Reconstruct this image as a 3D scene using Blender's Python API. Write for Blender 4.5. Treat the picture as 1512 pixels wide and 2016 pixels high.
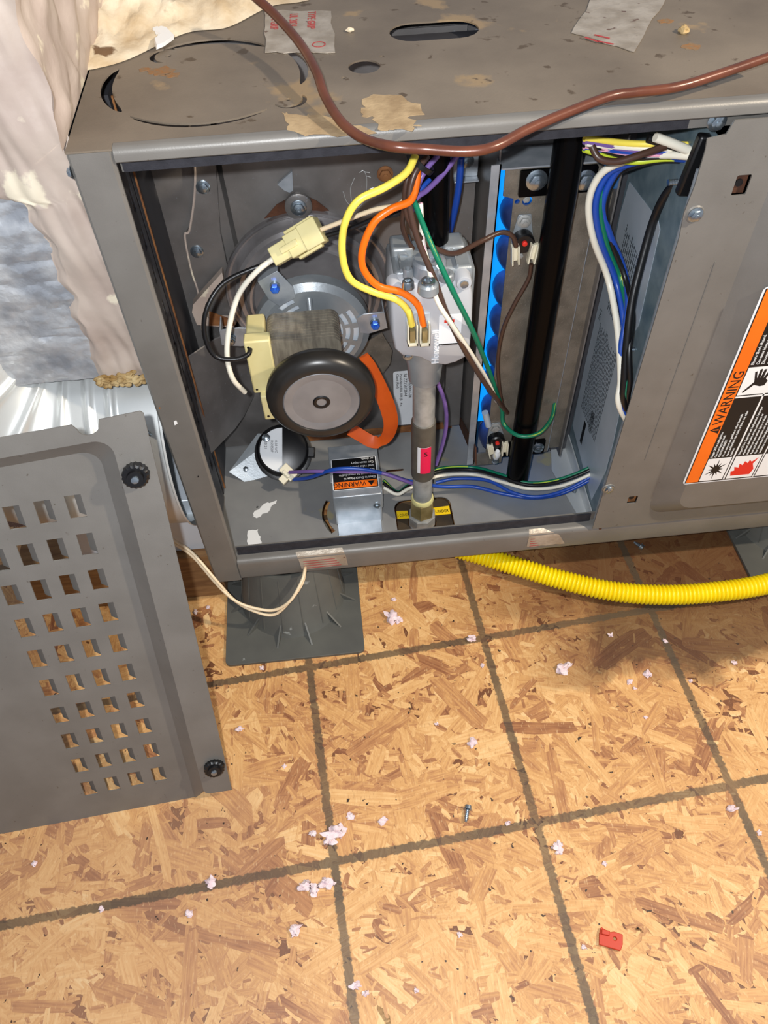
import bpy, bmesh, math, random
from mathutils import Vector, Matrix
random.seed(7)
PI = math.pi
for o in list(bpy.data.objects): bpy.data.objects.remove(o)
scene = bpy.context.scene
COL = scene.collection

# ------------------------------------------------------------ camera, world, lights
F_PX = 1549.18
CAM = Vector((0.15466869, -0.49176652, 0.71669817))
ROT = Matrix(((0.99460523, 0.09533132, -0.04089461),
              (-0.10007899, 0.77815366, -0.62004926),
              (-0.02728782, 0.62079693, 0.78349636)))
cd = bpy.data.cameras.new('camera'); cam = bpy.data.objects.new('camera', cd); COL.objects.link(cam)
cd.sensor_fit = 'HORIZONTAL'; cd.sensor_width = 36; cd.lens = F_PX / 1512 * 36
cd.clip_start = 0.01; cd.clip_end = 20
cam.matrix_world = Matrix.Translation(CAM) @ ROT.to_4x4()
scene.camera = cam
w = bpy.data.worlds.new('attic_air'); scene.world = w; w.use_nodes = True
w.node_tree.nodes['Background'].inputs[0].default_value = (0.62, 0.66, 0.75, 1)
w.node_tree.nodes['Background'].inputs[1].default_value = 0.55
def point_light(name, loc, energy, col, rad):
    l = bpy.data.lights.new(name, 'POINT'); l.energy = energy; l.color = col; l.shadow_soft_size = rad
    o = bpy.data.objects.new(name, l); COL.objects.link(o); o.location = loc; return o
point_light('phone_flash', (0.132, -0.50, 0.745), 19.0, (0.93, 0.96, 1.0), 0.006)
point_light('work_lamp', (0.95, -0.38, 1.05), 40.0, (1.0, 0.86, 0.68), 0.02)
vs = scene.view_settings
vs.view_transform = 'Standard'; vs.look = 'None'; vs.gamma = 1; vs.use_curve_mapping = False; vs.exposure = 0.0

# ------------------------------------------------------------ measuring: photo pixel -> point on a real plane
def ray(u, v): return ROT @ Vector(((u - 756) / F_PX, -(v - 1008) / F_PX, -1))
def on(ax, val, u, v):
    d = ray(u, v); return CAM + d * ((val - CAM[ax]) / d[ax])
def AY(u, v, y): return on(1, y, u, v)
def AZ(u, v, z): return on(2, z, u, v)
def AX(u, v, x): return on(0, x, u, v)

# ------------------------------------------------------------ materials
def srgb(r, g, b):
    f = lambda c: (c / 255 / 12.92) if c / 255 <= 0.04045 else ((c / 255 + 0.055) / 1.055) ** 2.4
    return (f(r), f(g), f(b), 1)
MATS = {}
def mat(name, c1, c2=None, scale=30, rough=0.5, metal=0.0, bump=0.0, bscale=200, spots=None, emit=None,
        stretch=(1, 1, 1), alpha=None, wear=None, coat=0, spec=0.5):
    """c1/c2 mottled by noise; spots / wear = (colour, threshold, scale) dirt with its own shape"""
    m = bpy.data.materials.new(name); m.use_nodes = True; nt = m.node_tree; N = nt.nodes; L = nt.links
    b = N['Principled BSDF']; b.inputs['Roughness'].default_value = rough; b.inputs['Metallic'].default_value = metal
    b.inputs['Specular IOR Level'].default_value = spec
    b.inputs['Coat Weight'].default_value = coat
    geo = N.new('ShaderNodeNewGeometry'); mp = N.new('ShaderNodeMapping'); mp.inputs['Scale'].default_value = stretch
    L.new(geo.outputs['Position'], mp.inputs['Vector'])
    def noise(s, det=4, off=0):
        n = N.new('ShaderNodeTexNoise'); n.inputs['Scale'].default_value = s; n.inputs['Detail'].default_value = det
        L.new(mp.outputs[0], n.inputs['Vector']); return n
    def ramp(src, a, c):
        r = N.new('ShaderNodeMapRange'); r.inputs['From Min'].default_value = a; r.inputs['From Max'].default_value = c
        L.new(src, r.inputs['Value']); return r.outputs[0]
    def mix(fac, a, c):
        x = N.new('ShaderNodeMix'); x.data_type = 'RGBA'; L.new(fac, x.inputs[0])
        for s, i in ((a, 6), (c, 7)):
            if hasattr(s, 'links'): L.new(s, x.inputs[i])
            else: x.inputs[i].default_value = s
        return x.outputs[2]
    col = srgb(*c1)
    if c2: col = mix(ramp(noise(scale).outputs['Fac'], 0.35, 0.65), col, srgb(*c2))
    for sp in (spots, wear):
        if sp: col = mix(ramp(noise(sp[2], 6).outputs['Fac'], sp[1], sp[1] + 0.04), col, srgb(*sp[0]))
    if hasattr(col, 'links'): L.new(col, b.inputs['Base Color'])
    else: b.inputs['Base Color'].default_value = col
    if bump:
        bp = N.new('ShaderNodeBump'); bp.inputs['Strength'].default_value = bump; bp.inputs['Distance'].default_value = 0.001
        L.new(noise(bscale, 5).outputs['Fac'], bp.inputs['Height']); L.new(bp.outputs[0], b.inputs['Normal'])
    if emit:
        b.inputs['Emission Color'].default_value = srgb(*emit[0]); b.inputs['Emission Strength'].default_value = emit[1]
    MATS[name] = m; return m
mat('cabinet_grey', (112, 109, 104), (120, 117, 112), 25, 0.42, 0.15, 0.08, 900, spots=((92, 86, 78), 0.70, 260))
mat('cabinet_top', (126, 114, 99), (106, 95, 82), 12, 0.5, 0.1, 0.15, 500, spots=((148, 126, 96), 0.62, 17), wear=((86, 72, 56), 0.64, 60))
mat('tape_residue', (178, 154, 118), (146, 122, 90), 60, 0.7, 0, 0.4, 300)
mat('cabinet_dark', (62, 62, 66), (70, 70, 74), 30, 0.5, 0.2, 0.05)
mat('gasket_black', (34, 34, 40), (46, 46, 52), 120, 0.8, 0, 0.3, 900)
mat('vent_steel', (112, 108, 105), (136, 132, 129), 22, 0.38, 0.45, 0.1, 500, spots=((140, 142, 146), 0.68, 300))
mat('inner_floor', (146, 146, 144), (132, 132, 132), 18, 0.35, 0.1, 0.05, 300, spots=((154, 146, 118), 0.62, 18), wear=((60, 52, 44), 0.73, 190))
mat('galvanised', (156, 164, 172), (182, 188, 194), 60, 0.34, 0.5, 0.05, 200)
mat('galvanised_bright', (205, 208, 206), (222, 224, 222), 12, 0.36, 0.45, 0.05, 120)
mat('galvanised_blue', (98, 118, 128), (122, 140, 148), 70, 0.4, 0.25, 0.05, 200)
mat('housing_steel', (182, 178, 178), (140, 136, 136), 24, 0.26, 0.6, 0.05, 300)
mat('cast_grey', (160, 166, 170), (140, 146, 150), 30, 0.36, 0.35, 0.1, 400)
mat('rusty', (92, 54, 32), (56, 32, 20), 60, 0.8, 0.1, 0.5, 400)
mat('rust_orange', (150, 100, 54), (104, 62, 34), 50, 0.8, 0, 0.4, 400)
mat('rust_brown', (140, 96, 52), (124, 104, 80), 300, 0.8, 0, 0.3, 400)
mat('white_metal', (214, 222, 230), None, 30, 0.35, 0.2)
mat('bolt_zinc', (176, 188, 196), (150, 160, 170), 200, 0.25, 0.9)
mat('bolt_blue', (30, 96, 220), (60, 120, 225), 200, 0.3, 0.3)
mat('black_paint', (6, 6, 7), None, 30, 0.25, 0.0, 0.03, 300, spec=0.10)
mat('black_plastic', (16, 16, 18), None, 30, 0.35)
mat('grey_plastic', (186, 188, 192), (178, 180, 184), 20, 0.42)
mat('cream_plastic', (226, 214, 158), (216, 202, 142), 40, 0.45)
mat('connector_white', (226, 218, 192), None, 40, 0.45)
mat('lamination', (150, 142, 126), (118, 110, 98), 50, 0.4, 0.3, 0.3, 500, stretch=(5, 1, 1))
mat('fan_dark', (38, 36, 34), (46, 44, 42), 40, 0.32, 0.2)
mat('fan_light', (140, 140, 142), (124, 124, 126), 30, 0.3, 0.3)
mat('orange_rubber', (222, 92, 18), (208, 82, 14), 40, 0.5)
mat('pipe_galv', (176, 176, 172), (146, 146, 142), 70, 0.45, 0.3, 0.2, 300)
mat('pipe_black', (104, 100, 90), (86, 82, 74), 60, 0.5, 0.3, 0.1)
mat('brass', (170, 152, 106), (140, 124, 80), 60, 0.4, 0.4, 0.1)
mat('thread_tape', (214, 204, 140), None, 30, 0.7)
mat('yellow_jacket', (250, 226, 10), (244, 214, 8), 30, 0.35, 0)
mat('rubber_mat', (42, 34, 24), (66, 52, 34), 40, 0.8)
mat('tape_yellow', (244, 204, 20), None, 30, 0.5)
mat('white_print', (238, 238, 236), None, 30, 0.5)
mat('label_white', (232, 234, 236), (222, 225, 228), 30, 0.45)
mat('label_silver', (196, 206, 216), (184, 196, 206), 30, 0.4, 0.3)
mat('print_black', (14, 14, 16), None, 30, 0.5)
mat('print_grey', (58, 66, 74), None, 30, 0.5)
mat('label_orange', (246, 116, 20), (240, 108, 16), 30, 0.45, spots=((150, 80, 40), 0.72, 300))
mat('label_red', (222, 44, 30), None, 30, 0.5)
mat('label_pink', (226, 22, 76), None, 30, 0.5)
mat('mastic', (196, 180, 166), (178, 160, 148), 22, 0.55, 0, 0.8, 60, spots=((226, 214, 190), 0.6, 26), wear=((112, 96, 88), 0.74, 90))
mat('mastic_white', (222, 208, 182), (190, 166, 130), 34, 0.55, 0, 0.6, 200, wear=((112, 84, 56), 0.62, 30))
mat('pine_block', (150, 112, 70), (120, 84, 50), 30, 0.8, 0, 0.2, 200, stretch=(1, 6, 6))
mat('foil', (222, 224, 226), (168, 172, 178), 40, 0.22, 0.4, 0.7, 220)
mat('fibre', (150, 116, 64), (206, 182, 134), 90, 0.9, 0, 1, 400)
mat('tape_foil', (190, 180, 166), (160, 148, 132), 60, 0.4, 0.4, 0.5, 200, spots=((110, 84, 70), 0.66, 100))
mat('tape_print', (168, 56, 56), None, 60, 0.5)
mat('brown_cable', (104, 58, 40), (88, 48, 34), 60, 0.3, 0.1, 0.1)
mat('stand_plastic', (92, 92, 86), (80, 80, 76), 20, 0.5, 0, 0.05, 300, spots=((134, 136, 132), 0.68, 60))
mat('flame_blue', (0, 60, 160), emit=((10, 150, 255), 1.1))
mat('burner_steel', (84, 100, 150), (52, 66, 116), 40, 0.35, 0.4)
mat('burner_plate', (132, 124, 112), (108, 102, 92), 60, 0.45, 0.35, 0.3, 800, spots=((130, 124, 114), 0.62, 500))
mat('insulation_pink', (226, 200, 204), (236, 218, 218), 200, 0.95, 0, 0.5, 900)
mat('red_plastic', (196, 54, 26), None, 30, 0.4)
mat('clear_blue', (70, 150, 230), emit=None, rough=0.3)
WIRE = dict(yellow=(248, 226, 90), orange=(246, 112, 14), white=(238, 232, 214), black=(20, 20, 22), brown=(74, 52, 42),
            green=(10, 116, 84), pink=(236, 170, 190), purple=(120, 92, 158), blue=(30, 74, 168), cream=(236, 214, 178), lime=(196, 214, 60))
for k, c in WIRE.items(): mat('wire_' + k, c, None, 30, 0.35)

# ------------------------------------------------------------ geometry helpers
def axes(p0, p1):
    z = (Vector(p1) - Vector(p0)).normalized()
    x = z.orthogonal().normalized(); y = z.cross(x)
    return Matrix((x, y, z)).transposed()
def FR(x, y, z):                      # frame facing the front: local X right, local Y up, local Z towards the viewer
    return Matrix.Translation((x, y, z)) @ Matrix.Rotation(PI / 2, 4, 'X')
class MB:
    def __init__(s): s.bm = bmesh.new()
    def face(s, pts):
        vs_ = [s.bm.verts.new(p) for p in pts]; return s.bm.faces.new(vs_)
    def box(s, lo, hi, M=None):
        M = M or Matrix()
        v = [s.bm.verts.new(M @ Vector((x, y, z))) for x in (lo[0], hi[0]) for y in (lo[1], hi[1]) for z in (lo[2], hi[2])]
        for f in ((0, 1, 3, 2), (4, 6, 7, 5), (0, 4, 5, 1), (2, 3, 7, 6), (0, 2, 6, 4), (1, 5, 7, 3)):
            s.bm.faces.new([v[i] for i in f])
        return s
    def rings(s, rings, closed=True, cap=True):
        R = [[s.bm.verts.new(p) for p in r] for r in rings]
        for a, b in zip(R, R[1:]):
            n = len(a)
            for i in range(n if closed else n - 1):
                s.bm.faces.new((a[i], a[(i + 1) % n], b[(i + 1) % n], b[i]))
        if cap and closed:
            s.bm.faces.new(R[0][::-1]); s.bm.faces.new(R[-1])
        return s
    def cyl(s, p0, p1, r0, r1=None, n=24, ph=0):
        r1 = r0 if r1 is None else r1; A = axes(p0, p1); p0 = Vector(p0); p1 = Vector(p1)
        c = [(math.cos(2 * PI * i / n + ph), math.sin(2 * PI * i / n + ph)) for i in range(n)]
        return s.rings([[p0 + A @ Vector((a * r0, b * r0, 0)) for a, b in c], [p1 + A @ Vector((a * r1, b * r1, 0)) for a, b in c]])
    def lathe(s, prof, M=None, n=48, cap=True):
        M = M or Matrix()
        return s.rings([[M @ Vector((r * math.cos(2 * PI * i / n), r * math.sin(2 * PI * i / n), h)) for i in range(n)] for r, h in prof], cap=cap)
    def tube(s, pts, r, n=10, flat=None, rad=None):
        pts = [Vector(p) for p in pts]; T = []
        for i in range(len(pts)):
            T.append((pts[min(i + 1, len(pts) - 1)] - pts[max(i - 1, 0)]).normalized())
        up = T[0].orthogonal().normalized() if flat is None else Vector(flat)
        R = []
        for i, (p, t) in enumerate(zip(pts, T)):
            x = (up - t * up.dot(t)).normalized(); y = t.cross(x)
            if flat is None: up = x
            rr = rad[i] if rad else r
            a, b = rr if isinstance(rr, tuple) else (rr, rr)
            R.append([p + x * (a * math.cos(2 * PI * k / n)) + y * (b * math.sin(2 * PI * k / n)) for k in range(n)])
        return s.rings(R)
    def plate(s, outer, holes, z0, z1, M=None):
        """flat plate with real cut-outs (2-D loops), between local z0 and z1"""
        M = M or Matrix(); t = bmesh.new(); edges = []; loops = []
        for lp in [outer] + list(holes):
            vv = [t.verts.new((x, y, 0)) for x, y in lp]; loops.append(vv)
            edges += [t.edges.new((vv[i], vv[(i + 1) % len(vv)])) for i in range(len(vv))]
        r = bmesh.ops.triangle_fill(t, use_beauty=True, use_dissolve=False, edges=edges)
        t.verts.index_update()
        lo = [s.bm.verts.new(M @ Vector((v.co.x, v.co.y, z0))) for v in t.verts]
        hi = [s.bm.verts.new(M @ Vector((v.co.x, v.co.y, z1))) for v in t.verts]
        for f in t.faces:
            ix = [v.index for v in f.verts]
            s.bm.faces.new([hi[i] for i in ix]); s.bm.faces.new([lo[i] for i in reversed(ix)])
        for vv in loops:
            ix = [v.index for v in vv]
            for i in range(len(ix)):
                a, b = ix[i], ix[(i + 1) % len(ix)]; s.bm.faces.new((lo[a], lo[b], hi[b], hi[a]))
        t.free(); return s
    def sphere(s, c, r, M=None, n=16):
        m = Matrix.Translation(c) @ (M or Matrix()) @ Matrix.Diagonal((*(r if isinstance(r, tuple) else (r, r, r)), 1))
        bmesh.ops.create_uvsphere(s.bm, u_segments=n, v_segments=max(6, n // 2), radius=1, matrix=m); return s
    def prof(s, pts, x0, x1, axis='x'):
        """sheet profile (y,z) swept along x"""
        if axis == 'x': return s.rings([[Vector((x, y, z)) for y, z in pts] for x in (x0, x1)])
    def build(s, name, m, parent=None, smooth=35, bevel=0, seg=2):
        bmesh.ops.recalc_face_normals(s.bm, faces=s.bm.faces)
        me = bpy.data.meshes.new(name)
        off = parent_loc(parent) if parent else Vector()
        bmesh.ops.translate(s.bm, verts=s.bm.verts, vec=-off)
        s.bm.to_mesh(me); s.bm.free()
        me.materials.append(MATS[m] if isinstance(m, str) else m)
        if smooth:
            me.polygons.foreach_set('use_smooth', [True] * len(me.polygons)); me.set_sharp_from_angle(angle=math.radians(smooth))
        o = bpy.data.objects.new(name, me); COL.objects.link(o)
        if parent: o.parent = parent
        if bevel:
            b = o.modifiers.new('bevel', 'BEVEL'); b.width = bevel; b.segments = seg; b.limit_method = 'ANGLE'; b.harden_normals = False
        return o
def parent_loc(o):
    v = Vector()
    while o: v += o.location; o = o.parent
    return v
def thing(name, label, cat, loc=(0, 0, 0), group=None):
    o = bpy.data.objects.new(name, None); COL.objects.link(o); o.location = loc; o.empty_display_size = 0.02
    return tag(o, label, cat, group)
def tag(o, label, cat, group=None):
    o['label'] = label; o['category'] = cat
    if group: o['group'] = group
    return o
def rrect(x0, y0, x1, y1, r, n=5):
    out = []
    for cx, cy, a in ((x1 - r, y1 - r, 0), (x0 + r, y1 - r, 90), (x0 + r, y0 + r, 180), (x1 - r, y0 + r, 270)):
        out += [(cx + r * math.cos(math.radians(a + 90 * i / n)), cy + r * math.sin(math.radians(a + 90 * i / n))) for i in range(n + 1)]
    return out
def circ(cx, cy, r, n=24): return [(cx + r * math.cos(2 * PI * i / n), cy + r * math.sin(2 * PI * i / n)) for i in range(n)]
def spline(pts, k=8):
    P = [Vector(p) for p in pts]; P = [P[0] * 2 - P[1]] + P + [P[-1] * 2 - P[-2]]; out = []
    for i in range(1, len(P) - 2):
        a, b, c, d = P[i - 1:i + 3]
        for j in range(k):
            t = j / k
            out.append(0.5 * ((2 * b) + (c - a) * t + (2 * a - 5 * b + 4 * c - d) * t * t + (3 * b - a - 3 * c + d) * t ** 3))
    return out + [P[-2]]
def text(body, size, M, m, parent, name='lettering', ext=0.00008, align='LEFT', sx=1.0):
    cu = bpy.data.curves.new(name, 'FONT'); cu.body = body; cu.size = size; cu.extrude = ext; cu.align_x = align; cu.resolution_u = 2
    to = bpy.data.objects.new('tmp', cu); COL.objects.link(to)
    dg = bpy.context.evaluated_depsgraph_get(); dg.update()
    me = bpy.data.meshes.new_from_object(to.evaluated_get(dg)); bpy.data.objects.remove(to); me.name = name
    me.transform(Matrix.Translation(-parent_loc(parent)) @ M @ Matrix.Diagonal((sx, 1, 1, 1)))
    me.materials.clear(); me.materials.append(MATS[m])
    o = bpy.data.objects.new(name, me); COL.objects.link(o); o.parent = parent; return o
def hexbolt(M, r, parent, m='bolt_zinc', name='bolt', washer=True, h=None, bolt_label=None):
    b = MB(); h = h or r * 0.8
    if washer: b.lathe([(r * 1.35, 0), (r * 1.35, r * 0.18), (r * 1.1, r * 0.3)], M, 20)
    b.rings([[M @ Vector((r * math.cos(PI / 3 * i), r * math.sin(PI / 3 * i), z)) for i in range(6)] for z in (r * 0.2, h)] +
            [[M @ Vector((r * 0.8 * math.cos(PI / 3 * i), r * 0.8 * math.sin(PI / 3 * i), h * 1.12)) for i in range(6)]])
    b.lathe([(r * 0.45, h), (r * 0.45, h * 1.3), (r * 0.2, h * 1.35)], M, 12)
    return b.build(name, m, parent, 30)
# ------------------------------------------------------------ the setting: oriented strand board floor
FZ = -0.0705
GY = 0.0735
def osb_material():
    m = bpy.data.materials.new('strand_board'); m.use_nodes = True; nt = m.node_tree; N = nt.nodes; L = nt.links
    b = N['Principled BSDF']; b.inputs['Roughness'].default_value = 0.5
    def val(op, a, c=None, d=None):
        n = N.new('ShaderNodeMath'); n.operation = op
        for i, s in enumerate((a, c, d)):
            if s is None: continue
            if hasattr(s, 'links'): L.new(s, n.inputs[i])
            else: n.inputs[i].default_value = s
        return n.outputs[0]
    at = N.new('ShaderNodeAttribute'); at.attribute_name = 'tint'
    uv = N.new('ShaderNodeUVMap'); uv.uv_map = 'grain'
    geo = N.new('ShaderNodeNewGeometry'); sx = N.new('ShaderNodeSeparateXYZ'); L.new(geo.outputs['Position'], sx.inputs[0])
    mp = N.new('ShaderNodeMapping'); mp.inputs['Scale'].default_value = (30, 520, 1); L.new(uv.outputs[0], mp.inputs[0])
    g = N.new('ShaderNodeTexNoise'); g.inputs['Scale'].default_value = 1; g.inputs['Detail'].default_value = 4; L.new(mp.outputs[0], g.inputs['Vector'])
    mp2 = N.new('ShaderNodeMapping'); mp2.inputs['Scale'].default_value = (60, 160, 1); L.new(uv.outputs[0], mp2.inputs[0])
    g2 = N.new('ShaderNodeTexNoise'); g2.inputs['Scale'].default_value = 1; g2.inputs['Detail'].default_value = 3; L.new(mp2.outputs[0], g2.inputs['Vector'])
    big = N.new('ShaderNodeTexNoise'); big.inputs['Scale'].default_value = 7; big.inputs['Detail'].default_value = 3; L.new(geo.outputs['Position'], big.inputs['Vector'])
    t = val('ADD', at.outputs['Fac'], val('MULTIPLY', val('SUBTRACT', g.outputs['Fac'], 0.5), 0.55))
    t = val('ADD', t, val('MULTIPLY', val('SUBTRACT', g2.outputs['Fac'], 0.5), 0.35))
    t = val('ADD', t, val('MULTIPLY', val('SUBTRACT', big.outputs['Fac'], 0.5), 0.5))
    r = N.new('ShaderNodeValToRGB'); L.new(t, r.inputs[0]); e = r.color_ramp.elements
    e[0].position = 0.0; e[0].color = srgb(112, 68, 40); e[1].position = 1.0; e[1].color = srgb(236, 200, 146)
    for p, c in ((0.22, (140, 88, 56)), (0.42, (180, 126, 80)), (0.6, (210, 158, 98)), (0.8, (228, 182, 122))):
        x = e.new(p); x.color = srgb(*c)
    col = r.outputs[0]
    def mixc(f, a, c):
        x = N.new('ShaderNodeMix'); x.data_type = 'RGBA'; L.new(f, x.inputs[0]); L.new(a, x.inputs[6]); x.inputs[7].default_value = c; return x.outputs[2]
    def smooth(v, a, c):
        n = N.new('ShaderNodeMapRange'); n.interpolation_type = 'SMOOTHSTEP'; n.inputs['From Min'].default_value = a; n.inputs['From Max'].default_value = c
        L.new(v, n.inputs['Value']); return n.outputs[0]
    en = N.new('ShaderNodeTexNoise'); en.inputs['Scale'].default_value = 260; en.inputs['Detail'].default_value = 3; L.new(geo.outputs['Position'], en.inputs['Vector'])
    en2 = N.new('ShaderNodeTexNoise'); en2.inputs['Scale'].default_value = 18; en2.inputs['Detail'].default_value = 5; L.new(geo.outputs['Position'], en2.inputs['Vector'])
    ch = N.new('ShaderNodeTexNoise'); ch.inputs['Scale'].default_value = 1; ch.inputs['Detail'].default_value = 3
    cm_ = N.new('ShaderNodeMapping'); cm_.inputs['Scale'].default_value = (520, 170, 1); cm_.inputs['Rotation'].default_value = (0, 0, -0.1); L.new(geo.outputs['Position'], cm_.inputs[0]); L.new(cm_.outputs[0], ch.inputs['Vector'])
    col = mixc(val('MULTIPLY', smooth(ch.outputs['Fac'], 0.58, 0.66), 0.32), col, srgb(160, 106, 62))
    col = mixc(val('MULTIPLY', smooth(val('SUBTRACT', 1.0, ch.outputs['Fac']), 0.60, 0.68), 0.35), col, srgb(240, 204, 150))
    # water stain at the right, carried on to the rail as painted shade
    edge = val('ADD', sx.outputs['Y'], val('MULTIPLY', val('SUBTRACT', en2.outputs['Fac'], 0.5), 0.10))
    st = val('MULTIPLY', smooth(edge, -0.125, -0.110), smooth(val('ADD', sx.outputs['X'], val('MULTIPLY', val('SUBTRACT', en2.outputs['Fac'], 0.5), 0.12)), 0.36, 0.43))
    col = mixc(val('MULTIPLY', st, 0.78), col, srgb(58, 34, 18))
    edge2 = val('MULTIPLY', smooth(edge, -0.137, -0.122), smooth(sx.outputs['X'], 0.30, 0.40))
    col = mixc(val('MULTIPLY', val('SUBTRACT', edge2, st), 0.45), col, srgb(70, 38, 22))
    # shadow below the cabinet rail painted as a dark band, dull pinkish scuffed zone at the left front
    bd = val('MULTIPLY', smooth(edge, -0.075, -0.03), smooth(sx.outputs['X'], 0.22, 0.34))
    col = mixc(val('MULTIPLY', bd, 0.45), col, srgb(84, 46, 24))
    sc_ = val('MULTIPLY', smooth(val('SUBTRACT', 0.0, edge), 0.17, 0.24), smooth(val('SUBTRACT', 0.0, sx.outputs['X']), -0.12, 0.02))
    col = mixc(val('MULTIPLY', sc_, 0.35), col, srgb(164, 128, 102))
    # painted layout lines
    c, s = math.cos(GY), math.sin(GY)
    U = val('ADD', val('MULTIPLY', sx.outputs['X'], c), val('MULTIPLY', sx.outputs['Y'], s))
    V = val('SUBTRACT', val('MULTIPLY', sx.outputs['Y'], c), val('MULTIPLY', sx.outputs['X'], s))
    d = None
    for k, lst in ((U, (0.0857, 0.2835, 0.4815, 0.6795)), (V, (-0.0838, -0.290, -0.496, 0.122, 0.328))):
        for q in lst:
            a = val('ABSOLUTE', val('SUBTRACT', k, q)); d = a if d is None else val('MINIMUM', d, a)
    d = val('ADD', d, val('MULTIPLY', val('SUBTRACT', en.outputs['Fac'], 0.5), 0.0060))
    ln = val('SUBTRACT', 1.0, smooth(d, 0.0033, 0.0048))
    col = mixc(val('MULTIPLY', ln, val('ADD', 0.55, val('MULTIPLY', en2.outputs['Fac'], 0.5))), col, srgb(74, 64, 50))
    # dark specks
    sp = N.new('ShaderNodeTexNoise'); sp.inputs['Scale'].default_value = 150; sp.inputs['Detail'].default_value = 2; L.new(geo.outputs['Position'], sp.inputs['Vector'])
    col = mixc(smooth(sp.outputs['Fac'], 0.73, 0.76), col, srgb(60, 40, 26))
    L.new(col, b.inputs['Base Color'])
    bp = N.new('ShaderNodeBump'); bp.inputs['Strength'].default_value = 0.25; bp.inputs['Distance'].default_value = 0.0008
    L.new(g.outputs['Fac'], bp.inputs['Height']); L.new(bp.outputs[0], b.inputs['Normal'])
    MATS['osb'] = m
osb_material()
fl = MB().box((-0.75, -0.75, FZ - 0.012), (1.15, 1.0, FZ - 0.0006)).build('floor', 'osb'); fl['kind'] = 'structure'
def strands():
    rnd = random.Random(11); verts = []; faces = []; uvs = []; tints = []
    n = 30000
    for i in range(n):
        f = i / n
        x = rnd.uniform(-0.45, 0.85); y = rnd.uniform(-0.56, 0.16)
        big = rnd.random()
        ln = rnd.uniform(0.005, 0.020) if big < 0.86 else rnd.uniform(0.025, 0.09)
        wd = ln * rnd.uniform(0.12, 0.45) if big < 0.86 else rnd.uniform(0.007, 0.022)
        a = rnd.gauss(-0.45, 0.65) if rnd.random() < 0.6 else rnd.uniform(0, PI)
        ca, sa = math.cos(a), math.sin(a); z = FZ - 0.0005 + 0.0005 * f
        up = [(-1 + rnd.uniform(0, .12), rnd.uniform(.05, .7)), (-.80, rnd.uniform(.7, 1)), (.1, 1), (.6, rnd.uniform(.75, 1)), (1 - rnd.uniform(0, .12), rnd.uniform(.05, .7))]
        dn = [(1 - rnd.uniform(0, .2), -rnd.uniform(.05, .7)), (.85, -rnd.uniform(.75, 1)), (-.1, -1), (-.82, -rnd.uniform(.7, 1)), (-1 + rnd.uniform(0, .2), -rnd.uniform(.05, .7))]
        sk = rnd.uniform(-.25, .25); bow = rnd.uniform(-.12, .12)
        pts = [(p * ln / 2 + q * wd * sk, q * wd / 2 + bow * wd * (1 - p * p) * 2) for p, q in up + dn]
        k = len(verts); ou = rnd.uniform(0, 50)
        for p, q in pts:
            verts.append((x + p * ca - q * sa, y + p * sa + q * ca, z)); uvs.append((p + ou, q + ou * 1.7))
        faces.append(list(range(k + len(pts) - 1, k - 1, -1)))
        t = rnd.random()
        tints += [0.60 + rnd.gauss(0, .07) if t < .70 else (0.40 + rnd.gauss(0, .07) if t < .88 else (0.76 + rnd.gauss(0, .05) if t < .985 else 0.26))] * len(pts)
    me = bpy.data.meshes.new('wood_strands'); me.from_pydata(verts, [], faces)
    uvl = me.uv_layers.new(name='grain')
    li = [0] * len(me.loops); me.loops.foreach_get('vertex_index', li)
    flat = []
    for v in li: flat += uvs[v]
    uvl.data.foreach_set('uv', flat)
    at = me.attributes.new('tint', 'FLOAT', 'POINT'); at.data.foreach_set('value', tints)
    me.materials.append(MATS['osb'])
    o = bpy.data.objects.new('wood_strands', me); COL.objects.link(o); o.parent = fl; o['kind'] = 'stuff'
    bm = bmesh.new(); bm.from_mesh(me); 
    for f in bm.faces:
        if f.normal.z < 0: f.normal_flip()
    bm.to_mesh(me); bm.free()
strands()

# ------------------------------------------------------------ furnace cabinet
H = 0.48; XR = 0.98; YB = 0.72
cab = thing('furnace_cabinet', 'large grey sheet metal furnace cabinet lying on its side with its front opened', 'furnace', (0, 0, 0))
cab_l = cab
kc, kr = (0.0827, 0.0913), 0.0700
def arc_slot(a0, a1, ri, ro, n=14):
    A = [math.radians(a0 + (a1 - a0) * i / n) for i in range(n + 1)]
    o = []; 
    for i, a in enumerate(A):
        t = i / n; wv = math.sin(PI * min(1, max(0, t)) ) ** 0.35
        mid = (ri + ro) / 2; hw = (ro - ri) / 2 * max(0.15, wv); o.append((mid + hw, mid - hw, a))
    return [(kc[0] + r * math.cos(a), kc[1] + r * math.sin(a)) for r, _, a in o] + [(kc[0] + r * math.cos(a), kc[1] + r * math.sin(a)) for _, r, a in reversed(o)]
def hook(cx, cy, r, a0, a1, n=14):
    A = [math.radians(a0 + (a1 - a0) * i / n) for i in range(n + 1)]
    W = [0.0004 + 0.0022 * math.sin(PI * i / n) ** 0.7 for i in range(n + 1)]
    return [(cx + (r + q) * math.cos(a), cy + (r + q) * math.sin(a)) for a, q in zip(A, W)] + [(cx + (r - q * .6) * math.cos(a), cy + (r - q * .6) * math.sin(a)) for a, q in reversed(list(zip(A, W)))]
slots = [arc_slot(157, 218, 0.0635, 0.0715), arc_slot(226, 309, 0.0655, 0.0705), arc_slot(48, 121, 0.0580, 0.0665), arc_slot(-17, 44, 0.0650, 0.0715),
         hook(0.0545, 0.1330, 0.0115, 70, 255), hook(0.1390, 0.0500, 0.0105, -150, 30)]
sc = (0.2496, 0.1450)
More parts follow.
